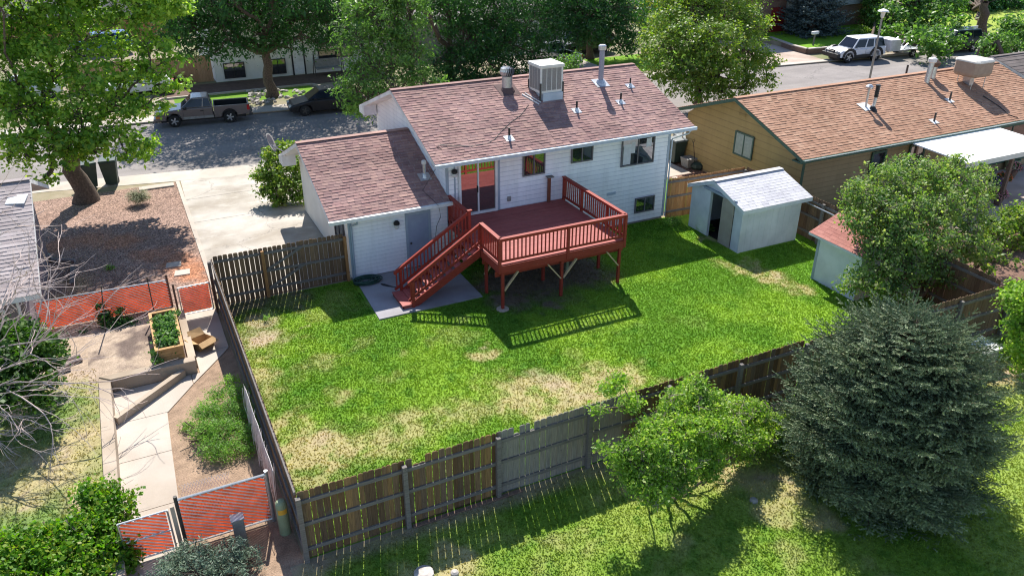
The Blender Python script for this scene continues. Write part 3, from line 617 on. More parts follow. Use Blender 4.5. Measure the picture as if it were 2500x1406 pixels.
for k in range(20):
    t=2*math.pi*k/20
    pr=[(.20,.55),(.27,.62),(.30,.74),(.26,.86),(.12,.93)]
    a=[];b=[]
    for i,(r_,zz) in enumerate(pr):
        tt=t+i*.12;a.append((x+r_*math.cos(tt),y+r_*math.sin(tt),z+zz));r2=r_*.86;b.append((x+r2*math.cos(tt+.24),y+r2*math.sin(tt+.24),z+zz))
    for i in range(4): mb.add([a[i],b[i],b[i+1],a[i+1]],[(0,1,2,3)])
build(mb,'turbine_head',M['metal'],v)
build(MB().lathe((x,y,z+.55),[(.15,0),(.2,.15),(.16,.33),(.05,.38)],14),'turbine_core',M['dmetal'],v)
build(flash(x,y,z,0,sl_,.42).lathe((x,y,z-.08),[(.34,0),(.30,.08),(.22,.2)],18),'flashing',mat('flash_dark',(.13,.08,.075),None,5,.9),v)
x,y=8.16,25.9;z=gze+(y-gye)*gs;q1=PY(1037,443,26.3);x,y=q1[0],26.3;z=gze+(y-gye)*gs
v=build(MB().cyl((x,y,z-.05),(x,y,z+.55),.06,n=10),'vent_pipe',M['metal'],groof)
build(MB().lathe((x,y,z+.5),[(.06,0),(.09,.02),(.09,.12),(.06,.15)],10),'vent_cap',M['trim'],v)
build(flash(x,y,z,0,gs,.22).lathe((x,y,z-.02),[(.12,0),(.09,.12),(.065,.18)],10),'flashing',M['metal'],v)
# ---- evaporative cooler on the ridge side of the roof
cx0,cx1,cy0,cy1=14.78,15.78,27.55,28.55;zb=5.02
Cc=thing('evaporative_cooler','cream evaporative cooler box on metal legs on the brown shingle roof','rooftop cooler',(15.28,28.0,4.9))
mb=MB();mb.box(cx0,cy0,zb+.22,cx1,cy1,zb+1.20);build(mb,'cabinet',M['cream'],Cc,bevel=.01)
build(MB().box(cx0-.04,cy0-.04,zb+1.20,cx1+.04,cy1+.04,zb+1.31),'lid',M['cream'],Cc,bevel=.015)
for side in (0,1):
    for k in range(4):
        mb=MB();a=.07+k*.22
        for j in range(22):
            zz=zb+.33+j*.038
            if side==0: mb.add([(cx0+a,cy0-.006,zz),(cx0+a+.18,cy0-.006,zz),(cx0+a+.18,cy0-.018,zz+.026),(cx0+a,cy0-.018,zz+.026)],[(0,1,2,3)])
            else: mb.add([(cx0-.006,cy0+a,zz),(cx0-.006,cy0+a+.18,zz),(cx0-.018,cy0+a+.18,zz+.026),(cx0-.018,cy0+a,zz+.026)],[(0,3,2,1)])
        if side==0: mb.box(cx0+a-.005,cy0-.005,zb+.32,cx0+a+.185,cy0-.001,zb+1.17)
        else: mb.box(cx0-.005,cy0+a-.005,zb+.32,cx0-.001,cy0+a+.185,zb+1.17)
        build(mb,'louver_panel',M['louver'],Cc)
for (a,b) in ((cx0,cy0),(cx1,cy0),(cx0,cy1),(cx1,cy1)):
    build(MB().box(a-.03,b-.03,rz(b)-.0,a+.03,b+.03,zb+.62),'leg',M['dmetal'],Cc)
build(MB().box(cx0+.1,cy0-.05,zb-.12,cx1-.02,cy1-.2,zb+.22),'pan',M['gutter'],Cc)
mb=MB();mb.box(cx0+.10,cy0-.12,zb-.20,cx1+.04,cy1-.15,zb-.125);build(mb,'curb',mat('cooler_shade_dark',(.13,.10,.11),(.09,.07,.08),4,.7),Cc)  # dark slab standing for the cooler's shadow and duct on the roof
build(MB().bar((14.25,28.1,rz(28.1)+.03),(14.62,27.35,rz(27.35)+.03),.04,.04).bar((14.4,28.15,rz(28.15)+.03),(14.75,27.45,rz(27.45)+.03),.03,.03),'brace_strap',M['trim'],Cc)
# loose cable over the roof
def onroof(px,py):
    d=ray(px,py);t=(ze-ye*sl_-CAMP[2])/(d[2]-sl_*d[1]);return CAMP+d*t+np.array([0,0,.03])
pts=[onroof(*p_) for p_ in ((1290,258),(1283,268),(1272,283),(1245,302),(1222,325),(1208,342),(1190,352),(1150,359),(1105,358),(1075,356),(1066,361),(1078,366))]
tag(build(MB().tube(pts,.011,5),'roof_cable',M['black']),'thin black cable trailing down the brown roof from the cooler','cable')
pts=[(9.02,25.6,gze+(25.6-gye)*gs+.05)]+[PY(1060+dx,487+dy,HY-.14-(.25 if dy<5 else 0)) for dx,dy in((0,5),(12,22),(16,42),(6,65),(3,95),(2,120),(0,150),(-8,163),(-4,168))]
pts[1]=np.array([pts[1][0],gye-.16,gze-.02])
tag(build(MB().tube([onroof(1063,402)+np.array([-.0,-.1,-.1])]+pts,.009,5),'hanging_wire',M['black']),'thin wire hanging from the eaves down the garage wall beside the grey door','wire')
# ---- satellite dish on the garage gable
x,y,z=5.30,31.9,3.15
D=thing('satellite_dish','grey satellite dish on an arm at the front corner of the garage roof','satellite dish',(5.4,31.9,2.9))
dq=PY(658,350,31.9);nrm=Vector((.86,-.38,.34)).normalized();rot=nrm.to_track_quat('Z','Y').to_matrix()
mb=MB();vs=[];fs=[]
for i in range(5):
    r_=.09*i
    for k in range(16):
        t=2*math.pi*k/16;p_=rot@Vector((r_*math.cos(t),r_*math.sin(t)*1.1,.6*r_*r_));vs.append((dq[0]+p_.x,dq[1]+p_.y,dq[2]+p_.z))
for i in range(4):
    for k in range(16): fs.append((i*16+k,i*16+(k+1)%16,(i+1)*16+(k+1)%16,(i+1)*16+k))
o=build(MB().add(vs,fs),'reflector',M['tubgrey'],D,smooth=True);sm=o.modifiers.new('solid','SOLIDIFY');sm.thickness=.015
build(MB().tube([(dq[0],dq[1],dq[2]-.05),(5.45,31.9,2.95),(5.5,31.9,2.75)],.022,6).tube([(dq[0]+.05,dq[1],dq[2]-.28),(dq[0]+.2,dq[1]-.05,dq[2]-.18),(dq[0]+.38,dq[1]-.2,dq[2]-.05)],.016,6),'arm',M['metal'],D)
# ---- red deck
DX0,DX1,DY0,DZ=9.87,14.62,20.95,1.69
K=thing('wooden_deck','red painted raised wooden deck with railings and a stair down to the patio','deck',(12.2,23,0))
mb=MB();y=DY0
rg=random.Random(3)
while y<HY-.05:
    mb.box(DX0+.01,y,DZ-.035,DX1-.01,min(y+.135,HY-.02),DZ+rg.uniform(-.002,.002));y+=.141
build(mb,'deck_floor',M['deckfloor'],K)
mb=MB()
mb.box(DX0-.045,DY0-.045,DZ-.31,DX1+.045,DY0-.003,DZ-.04);mb.box(DX0-.045,DY0-.0,DZ-.31,DX0-.003,HY-.03,DZ-.04);mb.box(DX1+.003,DY0,DZ-.31,DX1+.045,HY-.03,DZ-.04)
mb.box(DX0,HY-.07,DZ-.27,DX1,HY-.02,DZ-.04)
k=DX0+.4
while k<DX1-.1: mb.box(k-.02,DY0+.02,DZ-.22,k+.02,HY-.08,DZ-.04);k+=.4
build(mb,'rim_joist',M['deck'],K)
build(MB().box(DX0-.09,DY0+.16,DZ-.50,DX1+.09,DY0+.20,DZ-.31).box(DX0-.05,22.2,DZ-.50,DX1+.05,22.26,DZ-.312),'beam',M['deck'],K)
for (x,y) in ((9.99,21.0),(12.2,21.0),(14.5,21.0),(9.99,22.3),(12.2,22.3),(14.5,22.3)):
    build(MB().box(x-.045,y-.045,0.02,x+.045,y+.045,DZ-.31),'leg',M['deck'],K)
build(MB().lathe((9.99,21.0,-.02),[(.22,0),(.21,.06),(.19,.07)],12),'footing',M['concwall'],K)
for (x,y,s) in ((9.99,20.92,1),(12.2,20.92,-1),(12.2,20.92,1),(14.5,20.92,-1),(9.9,22.3,1)):
    build(MB().bar((x+s*.05,y+.05,.72),(x+s*.55,y+.05,DZ-.36),.04,.09,up=(0,1,0)),'brace',M['brace'],K)
RH=.93
def railing(p0,p1,z0,z1,posts=(),ends=(True,True),n=None,lo=.12,flat=True,cap=.14):
    """railing from p0 to p1; z0,z1 floor heights at its ends; rails > balusters"""
    p0=np.array(p0,float);p1=np.array(p1,float);L=np.linalg.norm(p1-p0);d=(p1-p0)/L
    a=np.array([*p0,z0]);b=np.array([*p1,z1]);up=np.array([0,0,1.])
    mb=MB();mb.bar(a+up*(RH-.018),b+up*(RH-.018),cap,.036);mb.bar(a+up*(RH-.085),b+up*(RH-.085),.04,.085);mb.bar(a+up*lo,b+up*lo,.04,.085)
    r=build(mb,'railing',M['deck'],K)
    n=n or int(L/.135)
    for i in range(n):
        t=(i+.6)/(n+.2);c=a+(b-a)*t
        if any(abs(t-q_)<.06/L*1.2 for q_ in posts): continue
        build(MB().box(c[0]-.018,c[1]-.018,c[2]+lo+.03,c[0]+.018,c[1]+.018,c[2]+RH-.09),'baluster',M['deck'],r)
    return r
def rpost(x,y,z0,z1,w_=.09): build(MB().box(x-w_/2,y-w_/2,z0,x+w_/2,y+w_/2,z1),'railing_post',M['deck'],K)
yo=DY0-.01
railing((DX0-.02,yo),(DX1+.02,yo),DZ,DZ,posts=(.53,),n=33);railing((DX1,yo),(DX1,HY-.06),DZ,DZ,posts=(.27,.66),n=30)
railing((DX0,yo),(DX0,22.42),DZ,DZ,n=11);railing((DX0,23.52),(DX0,HY-.06),DZ,DZ,n=13)
for (x,y) in ((DX0-.01,yo),(DX1+.01,yo),(DX0+2.5,yo-.02),(DX1,22.1),(DX1,23.85),(DX1,HY-.12),(DX0,22.42),(DX0,HY-.1)): rpost(x,y,DZ-.28,DZ+RH-.04)
rpost(DX0+.05,23.52,DZ-.3,DZ+RH+.02,.1);build(MB().box(DX0-.03,23.43,DZ+RH+.02,DX0+.14,23.61,DZ+RH+.05),'post_cap',M['deck'],K)
# stair: nine treads down towards -x
SX0,SX1=7.35,9.87;n=8;mbs=None
st=build(MB().bar((SX0-.1,22.42,.02),(SX1,22.42,DZ-.14),.04,.26).bar((SX0-.1,23.48,.02),(SX1,23.48,DZ-.14),.04,.26),'stair_stringer',M['deck'],K)
for i in range(n):
    t=(i+.5)/n;x=SX0+(SX1-SX0)*t;z=(DZ)*(i+1)/(n+1)+.03
    build(MB().box(x-.17,22.45,z-.035,x-.01,23.45,z).box(x+.0,22.45,z-.035,x+.16,23.45,z),'tread',M['deckfloor'],st)
bs=build(MB().box(6.98,22.36,.14,7.42,23.5,.175).box(7.0,22.38,.03,7.03,23.48,.14).box(7.0,22.38,.03,7.40,22.41,.14),'bottom_step',M['deckfloor'],st)
railing((7.22,22.40),(DX0-.02,22.40),.05,DZ+.0,n=20,lo=.26,cap=.09);railing((7.1,23.50),(DX0-.02,23.50),-.02,DZ+.0,n=21,lo=.26,cap=.09)
rpost(7.36,22.38,0,1.0);rpost(7.33,23.5,0.0,.98)
# post with a little shelf on the deck by the wall
Wp=thing('shelf_post','reddish brown wooden post with small grey top plate standing on the deck against the wall','post',(13.95,25.2,DZ))
build(MB().box(13.91,25.14,DZ,14.01,25.24,2.70),'post',mat('post_brown',(.22,.075,.045),(.17,.055,.03),6,.8),Wp);build(MB().box(13.84,25.05,2.70,14.10,25.27,2.735),'top_plate',M['fence_grey'],Wp)
# hose and cord
rg=random.Random(8);pts=[]
for i in range(260):
    t=i*.19;r_=.34+.10*math.sin(t*.31)+.05*math.sin(t*.77+1);pts.append((6.50+r_*math.cos(t)*1.15+.04*math.sin(t*.13),24.86+r_*math.sin(t)*.72,.06+.0005*i))
tag(build(MB().tube(pts,.022,6),'garden_hose',M['hose'],smooth=True),'coiled dark green garden hose on the concrete slab by the garage corner','hose')
pts=[(*P(x_,y_)[:2],.06) for x_,y_ in ((930,697),(938,699),(950,702),(962,704),(975,706),(990,707))]
tag(build(MB().tube(pts,[.02,.045,.03,.012,.012,.01],6),'hose_nozzle',M['black']),'black hose nozzle with short lead lying on the patio slab before the stairs','nozzle')
q_=P(1384,665,.0);tag(build(MB().lathe((q_[0],q_[1],.05),[(.10,0),(.10,.03),(.06,.04),(.045,.5)],10),'standing_pipe',M['pipe']),'pale green pipe stub standing on the dirt under the deck','pipe')
# ================================================================== FENCES
def picket_fence(name,label,p0,p1,h,side,m,posts,rails=(.28,.95,1.55),pw=.14,gap=(.004,.016),seed=0,postm='fence_grey',cat='fence',group=None,low=(),parent=None,diag=(),posth=None,z0=-.02,railm='fence_grey',pvar=.015):
    """boards from p0 to p1; rails and posts on the side the 2D vector `side` points to"""
    rg=random.Random(seed);p0=np.array(p0,float);p1=np.array(p1,float);L=np.linalg.norm(p1-p0);d=(p1-p0)/L;nd=np.array([side[0],side[1],0.],float)
    T=parent or thing(name,label,cat,((p0[0]+p1[0])/2,(p0[1]+p1[1])/2,0),0,group)
    mb=MB();t=0;i=0
    while t+pw<=L+.02:
        ww=pw*rg.choice([1,1,1,.72]) ;a=np.array([*(p0+d*t),0.]);b=np.array([*(p0+d*(t+ww)),0.]);u=(b-a)/ww
        hh=(h if i not in low else 1.62)+rg.uniform(-pvar,pvar);c=.028;ln=rg.uniform(-.006,.006);zz=np.array([0,0,1.]);z0_=z0+rg.uniform(0,.02)
        pts=[a+zz*z0_,b+zz*z0_,b+zz*(hh-c)+u*ln,b-u*c+zz*hh+u*ln,a+u*c+zz*hh+u*ln,a+zz*(hh-c)+u*ln]
        mb.prism(pts,-nd*.018);t+=ww+rg.uniform(*gap);i+=1
    build(mb,'boards',M[m],T)
    A=np.array([*p0,0.])+nd*.022;Bv=np.array([*p1,0.])+nd*.022
    for z in rails: build(MB().bar(A+(0,0,z),Bv+(0,0,z+rg.uniform(-.015,.015)),.04,.085),'rail',M[railm],T)
    for (a,b,za,zb_) in diag: build(MB().bar(np.array([*(p0+d*a),za])+nd*.05,np.array([*(p0+d*b),zb_])+nd*.05,.03,.085),'brace',M[railm],T)
    for t in posts:
        c=np.array([*(p0+d*t),0.])+nd*.09;ph=(posth or h-.08)
        build(MB().box(c[0]-.05,c[1]-.05,-.05,c[0]+.05,c[1]+.05,ph),'post',M[postm],T)
    return T
picket_fence('wooden_fence','long weathered brown board fence behind the backyard lawn, rails and posts facing the camera',(1.56,12.98),(15.2,12.98),1.80,(0,-1),'fence',[0.0,2.25,4.45,6.85,9.1,11.35,13.6],seed=1,low=(18,19,35,38),gap=(.004,.02))
picket_fence('wooden_fence','dark board fence continuing to the right behind the big spruce',(15.25,12.9),(26.5,12.7),1.80,(0,-1),'fence_brown',[1.2,3.5,5.8,8.1,10.4],seed=2)
picket_fence('wooden_fence','narrow board fence seen edge-on between the backyard lawn and the concrete path',(1.56,25.3),(1.56,13.05),1.80,(-1,0),'fence',[.1],seed=3,rails=(.3,1.0,1.72))
for (x,y) in ((1.66,17.6),(1.66,14.3),(1.66,21.2)): pass
picket_fence('wooden_gate_fence','warm brown board fence with a braced gate between the garage corner and the side fence',(1.62,25.40),(6.05,25.40),1.80,(0,-1),'fence_brown',[1.55,4.35],seed=4,rails=(.3,.95,1.6),diag=((1.65,2.9,1.0,1.62),(1.65,2.9,.32,.95)),gap=(.008,.03),railm='fence_grey',postm='fence_warm')
picket_fence('wooden_fence','sunlit orange-brown board fence between the white house and the shed',(19.6,25.2),(23.5,25.0),1.75,(0,-1),'fence_warm',[3.8],seed=6,rails=(.3,.95,1.6))
picket_fence('wooden_fence','brown board fence along the tan house behind the two sheds',(23.55,25.0),(23.3,13.1),1.75,(-1,0),'fence_brown',[2.2,4.6,7.0,9.4],seed=7)
picket_fence('wooden_fence','pale tan board fence beside the house across the street',(-3.0,60.6),(6.1,59.9),1.8,(0,-1),'fence_tan',[],seed=8,rails=(),gap=(.0,.004))
picket_fence('wooden_fence','orange-brown board fence far behind the yellow-green maple',(-12,80),(6,78),2.2,(0,-1),'fence_warm',[],seed=9,rails=(),pw=.3,gap=(0,.004))
# leftover metal posts of a wire fence behind the shed
Wf=thing('wire_fence','pale metal rail and posts of a wire fence against the boards behind the shed','wire fence',(23.1,20,0))
build(MB().tube([(23.3,24.2,1.55),(23.1,17.5,1.5)],.025,6),'top_rail',M['metal'],Wf)
for y in (24.2,21.6,19.2): build(MB().cyl((23.2,y,0),(23.2,y,1.6),.03,n=8),'post',M['metal'],Wf)
# ---- chain-link with orange slats
def slatpanel(p0,p1,z0,z1,sp,ang,parent,nrm,name='slats'):
    p0=np.array([*p0,0.]);p1=np.array([*p1,0.]);L=np.linalg.norm(p1-p0);u=(p1-p0)/L;H_=z1-z0;n=np.array([nrm[0],nrm[1],0.]);z=np.array([0,0,1.])
    c,s=math.cos(ang),math.sin(ang)
    def clip(off):
        # line: points q with q.(−s,c)=off ; direction (c,s)
        o=(-s*off,c*off);ts=[]
        lo,hi=-1e9,1e9
        for k,(D,mx) in enumerate(((c,L),(s,H_))):
            if abs(D)<1e-6: 
                if not 0<=o[k]<=mx: return None
                continue
            a,b=(0-o[k])/D,(mx-o[k])/D
            if a>b:a,b=b,a
            lo=max(lo,a);hi=min(hi,b)
        return None if hi-lo<.02 else ((o[0]+c*lo,o[1]+s*lo),(o[0]+c*hi,o[1]+s*hi))
    w3=lambda q_:p0+u*q_[0]+z*(z0+q_[1])
    M1=MB();M2=MB();k=-L
    while k<L+H_:
        a=clip(k);b=clip(k+sp*.80)
        if a and b: M1.add([w3(a[0]),w3(a[1]),w3(b[1]),w3(b[0])],[(0,1,2,3)])
        e=clip(k+sp*.90)
        if e: M2.bar(w3(e[0])+n*.012,w3(e[1])+n*.012,.020,.012,up=tuple(n))
        k+=sp
    s_=build(M1,name,M['slat'],parent);build(M2,'wires',M['wire'],s_);return s_
CA=thing('chain_link_fence','chain-link fence filled with orange slats between the left house and the planter','fence',(-1.8,25.6,0))
slatpanel((-3.85,25.62),(.12,25.45),.30,1.22,.085,-.62,CA,(0,-1))
build(MB().tube([(-3.85,25.62,1.25),(.12,25.45,1.25)],.022,8),'top_rail',M['metal'],CA)
for x in (-3.8,.14): build(MB().cyl((x,25.5,0),(x,25.5,1.42),.035,n=8),'post',M['rust'],CA)
for (px,py,tx,ty,z) in ((255,810,247,697,0),(378,770,358,675,0)):
    b=P(px,py,TZ);t=PY(tx,ty,b[1]);tag(build(MB().bar((b[0],b[1],.05),t,.035,.035),'metal_stake',M['dmetal']),('dark metal stake standing nearer the left house before the orange slats','dark metal stake next to the planter before the orange slats')[0 if px<300 else 1],'stake',group='stakes before the slat fence')
CG=thing('chain_link_gate','small square chain-link gate with orange slats beside the side fence','gate',(.9,24.9,0))
slatpanel((.42,24.9),(1.30,24.9),.25,1.12,.075,-.62,CG,(0,-1))
mb=MB()
for a,b in (((.38,.2),(1.34,.2)),((.38,1.16),(1.34,1.16)),((.38,.2),(.38,1.16)),((1.34,.2),(1.34,1.16))): mb.tube([(a[0],24.89,a[1]),(b[0],24.89,b[1])],.02,7)
build(mb,'gate_frame',M['metal'],CG)
for x in (.27,1.43): build(MB().cyl((x,24.9,0),(x,24.9,1.32),.032,n=8),'post',M['rust'],CG)
# foreground panels
CB=thing('chain_link_fence','large chain-link panel with orange slats near the bottom left, beside the green pedestal','fence',(.2,14.5,0))
slatpanel((-.62,14.42),(1.12,14.42),.12,1.28,.078,-.52,CB,(0,-1))
build(MB().tube([(-.66,14.42,1.32),(1.16,14.42,1.32)],.03,8),'top_rail',M['metal'],CB);build(MB().tube([(-.66,14.42,.08),(1.16,14.42,.08)],.02,8),'bottom_rail',M['metal'],CB)
for x in (-.66,1.18): build(MB().cyl((x,14.42,0),(x,14.42,1.42),.04,n=10),'post',M['dmetal' if x<0 else 'metal'],CB)
CD=thing('chain_link_gate','chain-link gate with orange slats half behind the vines at the bottom left','gate',(-1.3,14.42,0))
slatpanel((-1.78,14.42),(-.90,14.42),.12,1.12,.078,-.52,CD,(0,-1))
mb=MB()
for a,b in (((-1.8,.1),(-.86,.1)),((-1.8,1.15),(-.86,1.15)),((-1.8,.1),(-1.8,1.15)),((-.86,.1),(-.86,1.15)),((-1.8,.62),(-.86,.62))): mb.tube([(a[0],14.40,a[1]),(b[0],14.40,b[1])],.02,7)
build(mb,'gate_frame',M['metal'],CD)
build(MB().box(-.80,14.36,0,-.72,14.44,1.22),'post',M['concwall'],CD)
# loose wire mesh by the fence
Ck=thing('wire_mesh','bare galvanised wire mesh leaning along the side fence above the orange panel','wire mesh',(1.3,15.5,0))
mb=MB();rg=random.Random(4)
for i in range(34):
    y=14.5+i*.11;mb.tube([(1.28+.05*math.sin(i),y,.05),(1.30+.05*math.sin(i*1.3),y+.1,.65),(1.34+.06*math.sin(i*.9),y,1.28+.05*math.sin(i*.7))],.005,4)
    mb.tube([(1.28+.05*math.sin(i),y+.11,.05),(1.30,y,.65),(1.34,y+.11,1.28)],.005,4)
mb.tube([(1.34,14.5+k*.37,1.3+.06*math.sin(k*1.7)) for k in range(11)],.006,4);build(mb,'mesh_wires',M['wire'],Ck)
mb=MB()
for i in range(16):
    x=-.55+i*.06;mb.tube([(x,14.75,1.12),(x+.12,14.7,1.45)],.004,4);mb.tube([(x+.12,14.75,1.12),(x,14.7,1.45)],.004,4)
build(mb,'curled_wires',M['wire'],Ck)
# ---- retaining walls of the path
RW=thing('retaining_wall','low L-shaped concrete retaining wall with a diagonal curb along the path','retaining wall',(-1.9,20,0))
build(MB().prism([(-2.14,13,0),(-1.84,13,0),(-1.84,21.42,0),(-2.14,21.70,0)],(0,0,.40)),'wall',M['concwall'],RW,bevel=.01)
build(MB().prism([(-2.13,21.71,0),(-1.83,21.43,0),(.40,21.43,0),(.40,21.72,0)],(0,0,.43)),'wall',M['concwall'],RW,bevel=.01)
build(MB().prism([(.22,21.74,0),(.44,21.74,0),(.44,25.3,0),(.22,25.3,0)],(0,0,.40)),'wall',M['concwall'],RW,bevel=.01)
build(MB().bar((-1.82,19.75,.12),(.02,21.40,.12),.16,.26),'curb',M['concwall'],RW)
# ---- planter and things around
PL=thing('planter_box','raised cedar planter box full of leafy green plants on the wall by the orange slats','planter',(-.15,23,.28))
a0,a1,b0,b1=-.56,.16,21.78,24.2;z0,z1=.30,.80
mb=MB();mb.box(a0,b0,z0,a1,b0+.04,z1);mb.box(a0,b1-.04,z0,a1,b1,z1);mb.box(a0,b0+.04,z0,a0+.04,b1-.04,z1);mb.box(a1-.04,b0+.04,z0,a1,b1-.04,z1);mb.box(a0-.01,b0-.012,.53,a1+.01,b0,.54)
build(mb,'box_boards',M['cedar'],PL)
build(MB().box(a0-.03,b0-.03,z1,a1+.03,b0+.07,z1+.03).box(a0-.03,b1-.07,z1,a1+.03,b1+.03,z1+.03).box(a0-.03,b0+.07,z1,a0+.06,b1-.07,z1+.03).box(a1-.06,b0+.07,z1,a1+.03,b1-.07,z1+.03),'top_frame',M['cedar'],PL)
build(MB().box(a0+.04,b0+.04,z0,a1-.04,b1-.04,z1-.08),'soil',M['bark'],PL)
BX=thing('cardboard_box','crumpled open cardboard box lying on the concrete path below the planter','cardboard box',(.72,22.85,0),.5)
cb=mat('cardboard',(.52,.34,.17),(.42,.27,.13),5,.9)
mb=MB()
for f in ([(-.26,-.2,0),(.26,-.2,0),(.26,-.2,.34),(-.26,-.2,.30)],[(.26,-.2,0),(.26,.2,0),(.26,.2,.30),(.26,-.2,.34)],[(.26,.2,0),(-.26,.2,0),(-.26,.2,.34),(.26,.2,.30)],[(-.26,.2,0),(-.26,-.2,0),(-.26,-.2,.30),(-.26,.2,.34)],[(-.26,-.2,.01),(.26,-.2,.01),(.26,.2,.01),(-.26,.2,.01)]): mb.add(f,[(0,1,2,3)])
o=build(mb,'box_walls',cb,BX,local=True);o.modifiers.new('s','SOLIDIFY').thickness=.008
mb=MB();mb.add([(-.26,-.2,.30),(.26,-.2,.34),(.30,-.42,.26),(-.28,-.40,.22)],[(0,1,2,3)]);mb.add([(-.26,.2,.34),(-.26,-.2,.30),(-.46,-.16,.38),(-.45,.2,.42)],[(0,1,2,3)]);mb.add([(.26,.2,.3),(-.26,.2,.34),(-.2,.40,.50),(.24,.38,.48)],[(0,1,2,3)])
o=build(mb,'flaps',cb,BX,local=True);o.modifiers.new('s','SOLIDIFY').thickness=.008
mb=MB();lab=['uppermost pale log of the small pile left of the planting bed','second pale log down in the pile left of the planting bed','third pale log down in the pile left of the planting bed','lowest pale log of the pile left of the planting bed']
for i,(x0,y0,x1,y1) in enumerate(((140,885,196,868),(150,893,200,876),(133,903,172,888),(128,911,172,899))):
    a=P(x0,y0,TZ+.06);b=P(x1,y1,TZ+.06);tag(build(MB().tube([a,b],[.07,.06],9),'log',M['barkpale']),lab[i],'log',group='logs by the bare tree')
for i,(px,py) in enumerate(((1170/2.778*0+423,648),(444,667))):
    a=P(px,py);tag(build(MB().prism([(a[0]-.28,a[1]-.2,0),(a[0]+.26,a[1]-.24,0),(a[0]+.3,a[1]+.2,0),(a[0]-.2,a[1]+.24,0)],(0,0,.04)),'stepping_stone',M['conc2']),('pale stepping stone on the orange dirt farther from the slat gate','pale stepping stone on the orange dirt nearer the slat gate')[i],'stepping stone',group='stepping stones')
a=P(383,458);tag(build(MB().box(a[0]-.75,a[1]-.22,.0,a[0]+.75,a[1]+.22,.07),'concrete_slab',M['conc2']),'pale rectangular concrete slab lying in the gravel next to the sidewalk','slab')
# buried gutter pipe beside the left house
tag(build(MB().tube([P(118,622,.1),P(128,634,.1),P(183,636,.1)],.07,8),'drain_pipe',M['tubgrey']),'grey drain pipe lying on the gravel beside the left house','pipe')
tag(build(MB().bar(P(178,650,.08),P(176,695,.08),.14,.14),'landscape_timber',M['fence_grey']),'grey landscape timber beside the drain pipe of the left house','timber')
# ---- utilities
UP=thing('utility_pedestal','sage green round telecom pedestal with a yellow label at the fence corner','pedestal',(1.33,13.95,0))
build(MB().lathe((1.33,13.95,0),[(.125,0),(.125,.78),(.115,.85),(.08,.90),(.02,.92)],18),'body',M['pipe'],UP,smooth=False)
mb=MB()
for k in range(6):
    t0=-2.45+k*.28;mb.add([(1.33+.127*math.cos(t),13.95+.127*math.sin(t),z) for t,z in((t0,.60),(t0+.28,.60),(t0+.28,.73),(t0,.73))],[(0,1,2,3)])
build(mb,'warning_label',M['yellow'],UP)
UM=thing('utility_box','small grey metal utility box on a post in front of the orange slats','utility box',(.42,14.15,0))
build(MB().box(.30,14.05,.0,.54,14.20,.62),'cabinet',M['tubgrey'],UM,bevel=.02);build(MB().prism([(.28,14.03,.62),(.56,14.03,.62),(.56,14.22,.66),(.28,14.22,.66)],(0,0,.03)),'lid',M['metal'],UM)
ac=P(2395,880);AC=thing('utility_vault','low pale utility vault half hidden behind the spruce by the right fence','utility vault',(21.3,11.9,0))
build(MB().box(20.9,11.55,0,21.6,12.15,.55),'base',M['tubgrey'],AC,bevel=.02);build(MB().prism([(20.85,11.5,.55),(21.65,11.5,.55),(21.65,12.2,.60),(20.85,12.2,.60)],(0,0,.07)),'lid',M['trim'],AC,bevel=.015)
for i,(px,py,r) in enumerate(((1840,1223,.10),(1035,1401,.22),(1110,1400,.09))):
    a=P(px,py);tag(build(MB().lathe((a[0],a[1],0),[(r,0),(r*.95,.05),(r*.5,.08)],10),('valve_cover','stone','stone')[i],M[('tubgrey','rock','rock')[i]]),('small round grey valve cover in the lawn left of the spruce','larger pale stone at the bottom edge of the lawn','smaller pale stone at the bottom edge of the lawn')[i],('valve cover','stone','stone')[i])
a=P(1110,1250);tag(build(MB().box(3.9,12.80,.0,6.6,12.9,.05),'red_board',M['brick']),'reddish board edging under the back fence','board')
# ================================================================== SHEDS
S=thing('shed','white wooden garden shed with open dark doorway and pale shingle roof','shed',(21.4,22.6,0))
x0,x1,y0,y1=20.0,22.93,21.1,24.15;ymid=22.8;ez_,rz_=1.82,2.40
mb=MB();dy0,dy1,dz=21.56,22.92,1.95
mb.prism([(x0,dy1,0),(x0,y1,0),(x0,y1,ez_),(x0,dy1,dz+.03)],(.06,0,0));mb.prism([(x0,y0,0),(x0,dy0,0),(x0,dy0,1.96),(x0,y0,ez_)],(.06,0,0))
mb.prism([(x0,dy0,dz),(x0,dy1,dz),(x0,y1,ez_),(x0,ymid,rz_-.03),(x0,y0,ez_-.02),(x0,dy0,dz)][:5],(.05,0,0))
mb.box(x0+.06,y0,0,x1,y0+.05,ez_);mb.box(x0+.06,y1-.05,0,x1,y1,ez_);mb.prism([(x1,y0+.05,0),(x1,y1-.05,0),(x1,y1-.05,ez_),(x1,ymid,rz_-.03),(x1,y0+.05,ez_)],(-.05,0,0))
k=0
while x0+.3+k*.305<x1: mb.box(x0+.28+k*.305,y0-.006,.02,x0+.285+k*.305,y0,ez_-.05);k+=1
build(mb,'wall',M['shed'],S)
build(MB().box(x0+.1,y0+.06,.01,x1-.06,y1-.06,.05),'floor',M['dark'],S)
gable(S,x0-.12,x1+.38,y0-.16,ez_-.03,ymid,rz_,y1+.16,ez_-.03,M['roof_white'],M['shed'],31,course=.14,w=(.28,.31),th=(.006,.008),name='roof')
build(MB().box(x0-.06,21.56,.04,x0-.025,22.22,1.93),'sliding_door',M['sheddoor'],S)
build(MB().box(x0-.06,22.92,.04,x0-.02,23.5,1.95),'sliding_door',M['shed'],S)
build(MB().box(x0-.10,21.45,1.93,x0-.01,23.35,2.02),'door_track',M['trim_grey'],S)
